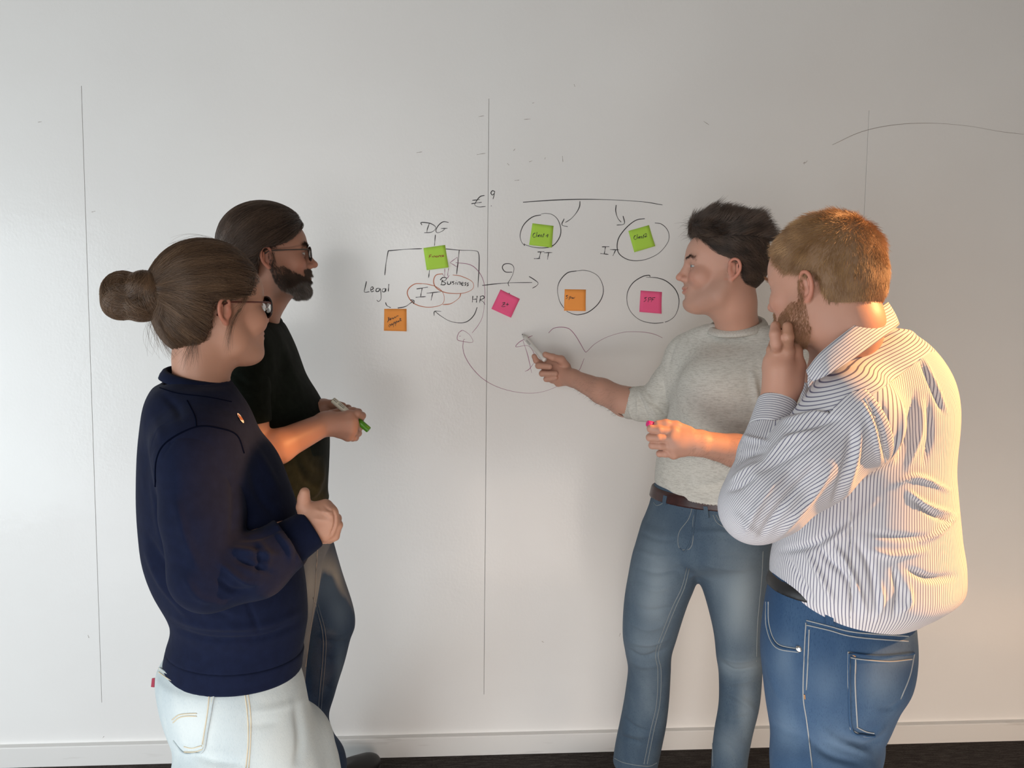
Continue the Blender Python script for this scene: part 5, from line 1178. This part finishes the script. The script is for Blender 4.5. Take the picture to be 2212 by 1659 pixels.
shD_o = skinobj('shirt', S, .0042, M_st2, PD, attrs={'s1': s_body, 's2': s_yoke, 'zone': zone}, cr=[
    ([(1905, 985), (1915, 930), (1905, 870)], 6, -5), ([(1925, 1000), (1945, 930), (1950, 860)], 7, 5), ([(1940, 990), (1965, 920), (1975, 850)], 7, -5), ([(1960, 1010), (1985, 940), (1990, 870)], 8, 5), ([(1995, 1000), (2010, 940), (2005, 860)], 7, -5), ([(1988, 780), (2010, 830), (2035, 890)], 4, -4), ([(1996, 775), (2020, 830), (2045, 890)], 5, 3),
    ([(1930, 1050), (1980, 1030), (2050, 1060)], 6, 5), ([(1960, 1060), (2000, 1090), (2060, 1110)], 5, 5), ([(1975, 1080), (2010, 1110), (2055, 1130)], 5, -4), ([(1990, 1170), (2030, 1150), (2070, 1110)], 6, 5), ([(1760, 1170), (1790, 1210), (1830, 1250), (1850, 1330)], 8, -6), ([(1740, 1190), (1770, 1240), (1800, 1300)], 8, 6), ([(1800, 1180), (1830, 1220), (1870, 1320)], 8, 6),
    ([(1700, 1200), (1730, 1250), (1760, 1300)], 7, -4), ([(1850, 1170), (1880, 1230), (1900, 1330)], 8, -5), ([(1880, 1190), (1930, 1200), (2000, 1190)], 9, 5), ([(1870, 1150), (1940, 1160), (2010, 1160)], 8, -4), ([(1960, 1230), (2010, 1250), (2060, 1245)], 9, -6), ([(1930, 1230), (1940, 1280), (1930, 1330)], 7, -5), ([(1960, 1260), (1965, 1300), (1950, 1320)], 7, 5), ([(1836, 1060), (1836, 1180), (1838, 1330)], 3, -3),
    ([(1900, 1260), (1905, 1300), (1895, 1340)], 6, 5), ([(1780, 1180), (1830, 1140), (1890, 1080)], 9, 5), ([(1690, 1190), (1760, 1175), (1830, 1130)], 8, -6)])
# raised sleeve
uD = elD-shD; lu = np.linalg.norm(uD); uD /= lu; fo = wrD-elD; lf = np.linalg.norm(fo); fo /= lf
e1 = np.cross(uD, [0, -1, .2]); e1 /= np.linalg.norm(e1); e2 = np.cross(uD, e1); g1 = np.cross(fo, [0, -1, 0]); g1 /= np.linalg.norm(g1); g2 = np.cross(fo, g1)
s_up = lambda V: np.arctan2((V-shD)@e2, (V-shD)@e1)*.082+.0010*wr1(V); s_fo = lambda V: np.arctan2((V-elD)@g2, (V-elD)@g1)*.052+.0008*wr1(V)
bis = (fo+uD); zn2 = lambda V: (V-elD)@(fo-uD*-1 if False else fo+uD)*0+((V-elD)@fo-((elD-V)@uD))
def zone_s(V):
    du = np.linalg.norm((V-shD)-np.clip((V-shD)@uD, 0, lu)[:, None]*uD, axis=1); df = np.linalg.norm((V-elD)-np.clip((V-elD)@fo, 0, lf)[:, None]*fo, axis=1)
    return (du-.020)-df
S = SDF(); md_ = shD*.55+elD*.45
S.chain([shD+[.02, .03, .03], shD, md_, elD*.86+shD*.14, elD], [.076, .082, .081, .068, .055], k=.02)
S.chain([elD, elD*.5+wrD*.5, wrD-fo*.052], [.052, .046, .042], k=.014); fD3 = wob(64, 14, (10, 32)); S.disp(lambda p: fD3(p)*.0030)
S.plane(wrD-fo*.060, fo, lo=wrD-.13, hi=wrD+.09); S.plane(W(1902, 930, YD-.2), [.90, .1, .42], .006)
slD = skinobj('sleeve', S, .0042, M_st2, shD_o, attrs={'s1': s_up, 's2': s_fo, 'zone': zone_s}, cr=[
    ([(1870, 862), (1895, 910), (1908, 960), (1916, 1000)], 4, -4), ([(1864, 870), (1885, 915), (1896, 965), (1902, 1005)], 5, 3), ([(1690, 910), (1740, 900), (1800, 880)], 9, 5), ([(1700, 935), (1750, 920), (1810, 905)], 8, -5), ([(1650, 1000), (1700, 950), (1760, 930)], 9, 5), ([(1640, 1020), (1700, 990), (1780, 950)], 8, -4), ([(1610, 1150), (1640, 1090), (1700, 1010)], 10, 6), ([(1640, 1160), (1690, 1090), (1760, 1010)], 9, -6), ([(1680, 1160), (1740, 1090), (1800, 1010)], 10, 6),
    ([(1830, 1060), (1850, 980), (1860, 920)], 9, 5), ([(1800, 1090), (1830, 1000), (1840, 930)], 9, -5), ([(1585, 1010), (1610, 985), (1650, 975)], 7, -4), ([(1580, 1040), (1605, 1020), (1640, 1000)], 7, 4), ([(1575, 1060), (1600, 1050), (1630, 1030)], 6, -4), ([(1600, 940), (1630, 950), (1660, 955)], 6, 4), ([(1740, 1140), (1800, 1100), (1860, 1040)], 10, 5), ([(1590, 1110), (1610, 1130), (1640, 1160)], 8, 4)])
S = SDF(); S.cap(wrD-fo*.066, wrD+fo*.004, .0415, .0350, k=.01); S.plane(wrD-fo*.064, -fo); S.plane(wrD, fo); S.cap(wrD-fo*.012, wrD+fo*.02, .0290, .0290, 's', .003)
skinobj('cuff', S, .0032, M_st, slD, attrs={'s1': lambda V: (V-wrD)@fo})
S = SDF(); S.chain([W(1955, 870, YD+.10), W(1930, 1000, YD+.13), W(1880, 1120, YD+.12), W(1790, 1090, YD+.07)], [.080, .068, .058, .045], k=.02); skinobj('sleeve', S, .007, M_st, shD_o, attrs={'s1': lambda V: V@np.array([.6, .8, 0])})
# folded collar
def ribbon(name, top, bot, th, m, parent, attrs=None, nseg=10):
    T_, B_ = crv(top, nseg), crv(bot, nseg); n = len(T_); k = 6; V = []; s_ = []
    c = (T_.mean(0)+B_.mean(0))/2
    for sgn in (1, -1):
        for i in range(n):
            for j in range(k):
                t = j/(k-1); p = T_[i]*(1-t)+B_[i]*t; o = p-c; o[2] = 0; o /= np.linalg.norm(o)+1e-9
                V.append(p+o*(th*.5*sgn+.004*math.sin(t*math.pi))); s_.append(t*np.linalg.norm(T_[i]-B_[i]))
    Fc = []
    for sgn in (0, 1):
        b = sgn*n*k
        for i in range(n-1):
            for j in range(k-1):
                q = (b+i*k+j, b+i*k+j+1, b+(i+1)*k+j+1, b+(i+1)*k+j); Fc.append(q if sgn else q[::-1])
    b = n*k
    for i in range(n-1): Fc += [(i*k, b+i*k, b+(i+1)*k, (i+1)*k), (i*k+k-1, (i+1)*k+k-1, b+(i+1)*k+k-1, b+i*k+k-1)]
    for i in (0, n-1): Fc += [(i*k+j, i*k+j+1, b+i*k+j+1, b+i*k+j) for j in range(k-1)]
    return mk(name, V, Fc, m, parent, attrs={'s1': s_})
top = [W(1742, 800, YD-.15), W(1772, 762, YD-.155), W(1830, 714, YD-.145), W(1878, 681, YD-.12), W(1900, 665, YD-.09), W(1915, 655, YD-.04), W(1916, 655, YD+.03), W(1888, 680, YD+.07), W(1820, 725, YD+.08), W(1762, 780, YD+.05)]
bot = [W(1757, 824, YD-.168), W(1795, 806, YD-.178), W(1858, 765, YD-.168), W(1904, 731, YD-.145), W(1926, 714, YD-.11), W(1940, 702, YD-.05), W(1938, 702, YD+.05), W(1902, 725, YD+.095), W(1830, 765, YD+.10), W(1770, 818, YD+.065)]
ribbon('collar', top, bot, .003, M_st, shD_o)
top2 = [p+np.array([0, 0, .0]) for p in top]; ctr = np.mean(top, 0)
ribbon('collar_stand', [p*.94+ctr*.06+[0, 0, -.003] for p in top], [p*.94+ctr*.06+[0, 0, -.035] for p in top], .002, M_st, shD_o)
M_wth = mat('white_thread', (.62, .60, .60, 1), rough=.8)
seams('seam', slD, [[(1868, 860), (1892, 910), (1906, 960), (1915, 1005)]], .0011, M_wth, slD); seams('seam', shD_o, [YL[1:4], [(1838, 1080), (1838, 1200), (1836, 1335)]], .0010, M_wth, shD_o)
# jeans
M_indigo = denim('indigo_denim', (.028, .065, .135, 1), (.045, .090, .165, 1), (.17, .24, .32, 1), (.018, .045, .105, 1))
M_th2 = mat('pale_thread', (.30, .32, .33, 1), rough=.8); M_th3 = mat('orange_thread', (.42, .22, .10, 1), rough=.8)
S = SDF(); S.loft(LD, k=.03, rnd=.004); zc = LD[-1][0]; bx = LD[-1]
for (x0, y0, r0), (x1, y1, r1), (x2, y2, r2) in (((bx[1]-.030, YD-.045, .100), (bx[1]-.035, YD-.05, .080), (bx[1]-.04, YD-.05, .085)), ((bx[1]+.035, YD+.05, .100), (bx[1]+.03, YD+.08, .080), (bx[1]+.03, YD+.08, .085))):
    S.chain([[x0, y0, zc+.03], [x1, y1, .42], [x2, y2, .06]], [r0, r1, r2], k=.02)
S.plane((0, 0, .035), [0, 0, -1]); fJ4 = wob(65, 12, (9, 30)); S.disp(lambda p: fJ4(p)*.0016)
jD = skinobj('jeans', S, .0050, M_indigo, PD, attrs={'fade': fadefn([(1900, 1480, 45, 60, .45), (1800, 1600, 70, 50, .35), (1690, 1420, 25, 50, .3), (1700, 1550, 30, 80, .4), (1930, 1420, 40, 20, .3), (1780, 1480, 40, 60, .2)], 9)}, cr=[
    ([(1835, 1600), (1870, 1610), (1910, 1590)], 6, -2.5), ([(1820, 1575), (1870, 1592), (1915, 1565)], 9, 4), ([(1760, 1560), (1810, 1600), (1880, 1630)], 10, 4), ([(1740, 1590), (1790, 1630), (1860, 1650)], 9, -3), ([(1900, 1530), (1925, 1530), (1945, 1515)], 6, -2.5), ([(1660, 1450), (1680, 1500), (1700, 1520)], 9, 2), ([(1665, 1560), (1700, 1580), (1735, 1590)], 9, -2)])
seams('stitching', jD, [[(1741, 1345), (1738, 1400), (1735, 1500), (1743, 1560), (1755, 1659)], [(1742, 1340), (1790, 1352), (1850, 1366), (1985, 1376)], [(1742, 1350), (1790, 1361), (1850, 1376), (1985, 1387)],
    [(1832, 1408), (1860, 1413), (1920, 1418), (1974, 1412)], [(1832, 1419), (1860, 1424), (1920, 1429), (1970, 1424)], [(1832, 1408), (1832, 1480), (1837, 1575)], [(1848, 1424), (1847, 1480), (1852, 1570)], [(1837, 1575), (1865, 1590), (1888, 1592)], [(1850, 1570), (1870, 1580), (1888, 1584)], [(1975, 1412), (1965, 1460), (1945, 1510)], [(1660, 1300), (1662, 1350), (1680, 1390), (1726, 1402)], [(1655, 1300), (1656, 1355), (1676, 1398), (1726, 1409)], [(1748, 1360), (1746, 1410), (1742, 1490)]], .0012, M_th2, jD)
seams('stitching', jD, [[(1833, 1409), (1848, 1418)], [(1738, 1500), (1739, 1510)]], .0013, M_th3, jD)
seams('pocket_edge', jD, [[(1834, 1411), (1834, 1480), (1839, 1574), (1866, 1588), (1889, 1590)], [(1834, 1411), (1900, 1417), (1973, 1411)], [(1658, 1300), (1660, 1352), (1679, 1394), (1728, 1406)]], .0026, M_indigo, jD, lift=.0008)
zz = W(1740, 1288, YD-.11)[2]
S = SDF(); S.loft([(z, x, y, rx+.005, ry+.005, r) for z, x, y, rx, ry, r in LD[:4]], k=.01); S.plane((0, 0, zz+.018), [0, 0, 1], .003); S.plane((0, 0, zz-.018), [0, 0, -1], .003); blD = skinobj('belt', S, .0045, M_blk, PD)
q = [cast(bvh(blD), x, y, .004) for x, y in ((1668, 1252), (1706, 1280), (1704, 1298), (1700, 1306), (1690, 1308), (1668, 1290))]
q = [v for v in q if v is not None]
if len(q) > 3: mk('belt_end', [v for v in q]+[v+CF*.004 for v in q], [tuple(range(len(q)))]+[(i, len(q)+i, len(q)+(i+1) % len(q), (i+1) % len(q)) for i in range(len(q))], M_blk, blD, smooth=False)
loops(jD, [[(1783, 1312), (1799, 1316), (1800, 1350), (1783, 1346)], [(1655, 1258), (1663, 1262), (1660, 1300), (1654, 1296)]], M_indigo, jD)
rv = cast(bvh(jD), 1726, 1401, .001)
if rv is not None: lathe('rivet', [(0, .0058), (.0014, .0056), (.0022, .0030), (.0022, .0012)], rv, CP-rv, mat('steel_rivet', (.6, .6, .6, 1), rough=.25, metal=1), jD)
shoe('shoe', (bx[1]+.03, YD-.05, 0), (bx[1]-.23, YD+.02, 0), .09, .095, M_tan, M_sole, PD); shoe('shoe', (bx[1]+.10, YD+.09, 0), (bx[1]-.16, YD+.19, 0), .09, .095, M_tan, M_sole, PD)
# cropped hair
zsD, xsD = [-.13, -.095, -.070, -.030, .000, .012, .026, .055, .080, .13], [-.11, -.072, -.052, -.046, -.044, -.036, .026, .052, .072, .080]
M_gin = hairmat('ginger_blond_hair', (.21, .105, .042, 1), (.50, .30, .14, 1), .35); M_capD = mat('ginger_hair_shade', (.22, .125, .065, 1), rough=.7)
S = SDF(); S.ell(HD(-.014, 0, .034), np.array([.102, .080, .091])*1.02, HD.R, k=.01); S.ell(HD(-.045, 0, -.012), np.array([.068, .068, .068])*1.02, HD.R, k=.03)
hairline(S, HD, zsD, xsD); capD = skinobj('hair', S, .0032, M_capD, PD)
wh = HD(-.082, -.015, .092)
rt = roots_from(capD, 26000, 71); _, g = S.grad(rt); g /= np.linalg.norm(g, axis=1, keepdims=True); r = np.random.default_rng(72)
aw = rt-wh; aw -= g*(aw*g).sum(1, keepdims=True); dist = np.linalg.norm(aw, axis=1, keepdims=True); aw /= dist+1e-6
q = HD.loc(rt); side = np.clip((.075-q[:, 2])/.05, 0, 1)[:, None]
swirl = np.cross(g, aw)*np.exp(-dist/.03)*.8; nz1, nz2 = wob(73, 10, (60, 160)), wob(74, 10, (60, 160))
d = aw*.95+swirl+HD.R@np.array([0, 0, -1.0])*side*.6+g*(.42-.12*side)+r.normal(size=g.shape)*.14+np.stack([nz1(rt), nz2(rt), nz1(rt+1)], 1)*.16
ln = (np.interp(q[:, 2], [-.10, -.03, .03, .09], [.003, .007, .011, .015])*r.uniform(.7, 1.2, len(rt)))[:, None, None]
t = np.linspace(0, 1, 5)[None, :, None]
strands('hair_strands', capD, rt[:, None]-g[:, None]*.001+d[:, None]*ln*t, M_gin, .00018)
Sd_ = SDF(); HD.build(Sd_, {'fat': .007, 'jaw': .003})
Rd = on(Sd_, roots_from(PD, 60000, 75, lambda C: (lambda q: (stub(*q.T) > .35) & (q[:, 2] > -.12))(HD.loc(C))))[:15000]
M_gbe = hairmat('ginger_beard', (.20, .085, .035, 1), (.42, .22, .11, 1), .5)
strands('beard', PD, bristle(Sd_, Rd, .0045, HD.R@np.array([.1, 0, -.8]), .25, 5), M_gbe, .00012)
brows(HD, Sd_, PD, M_gbe, 60, .5)
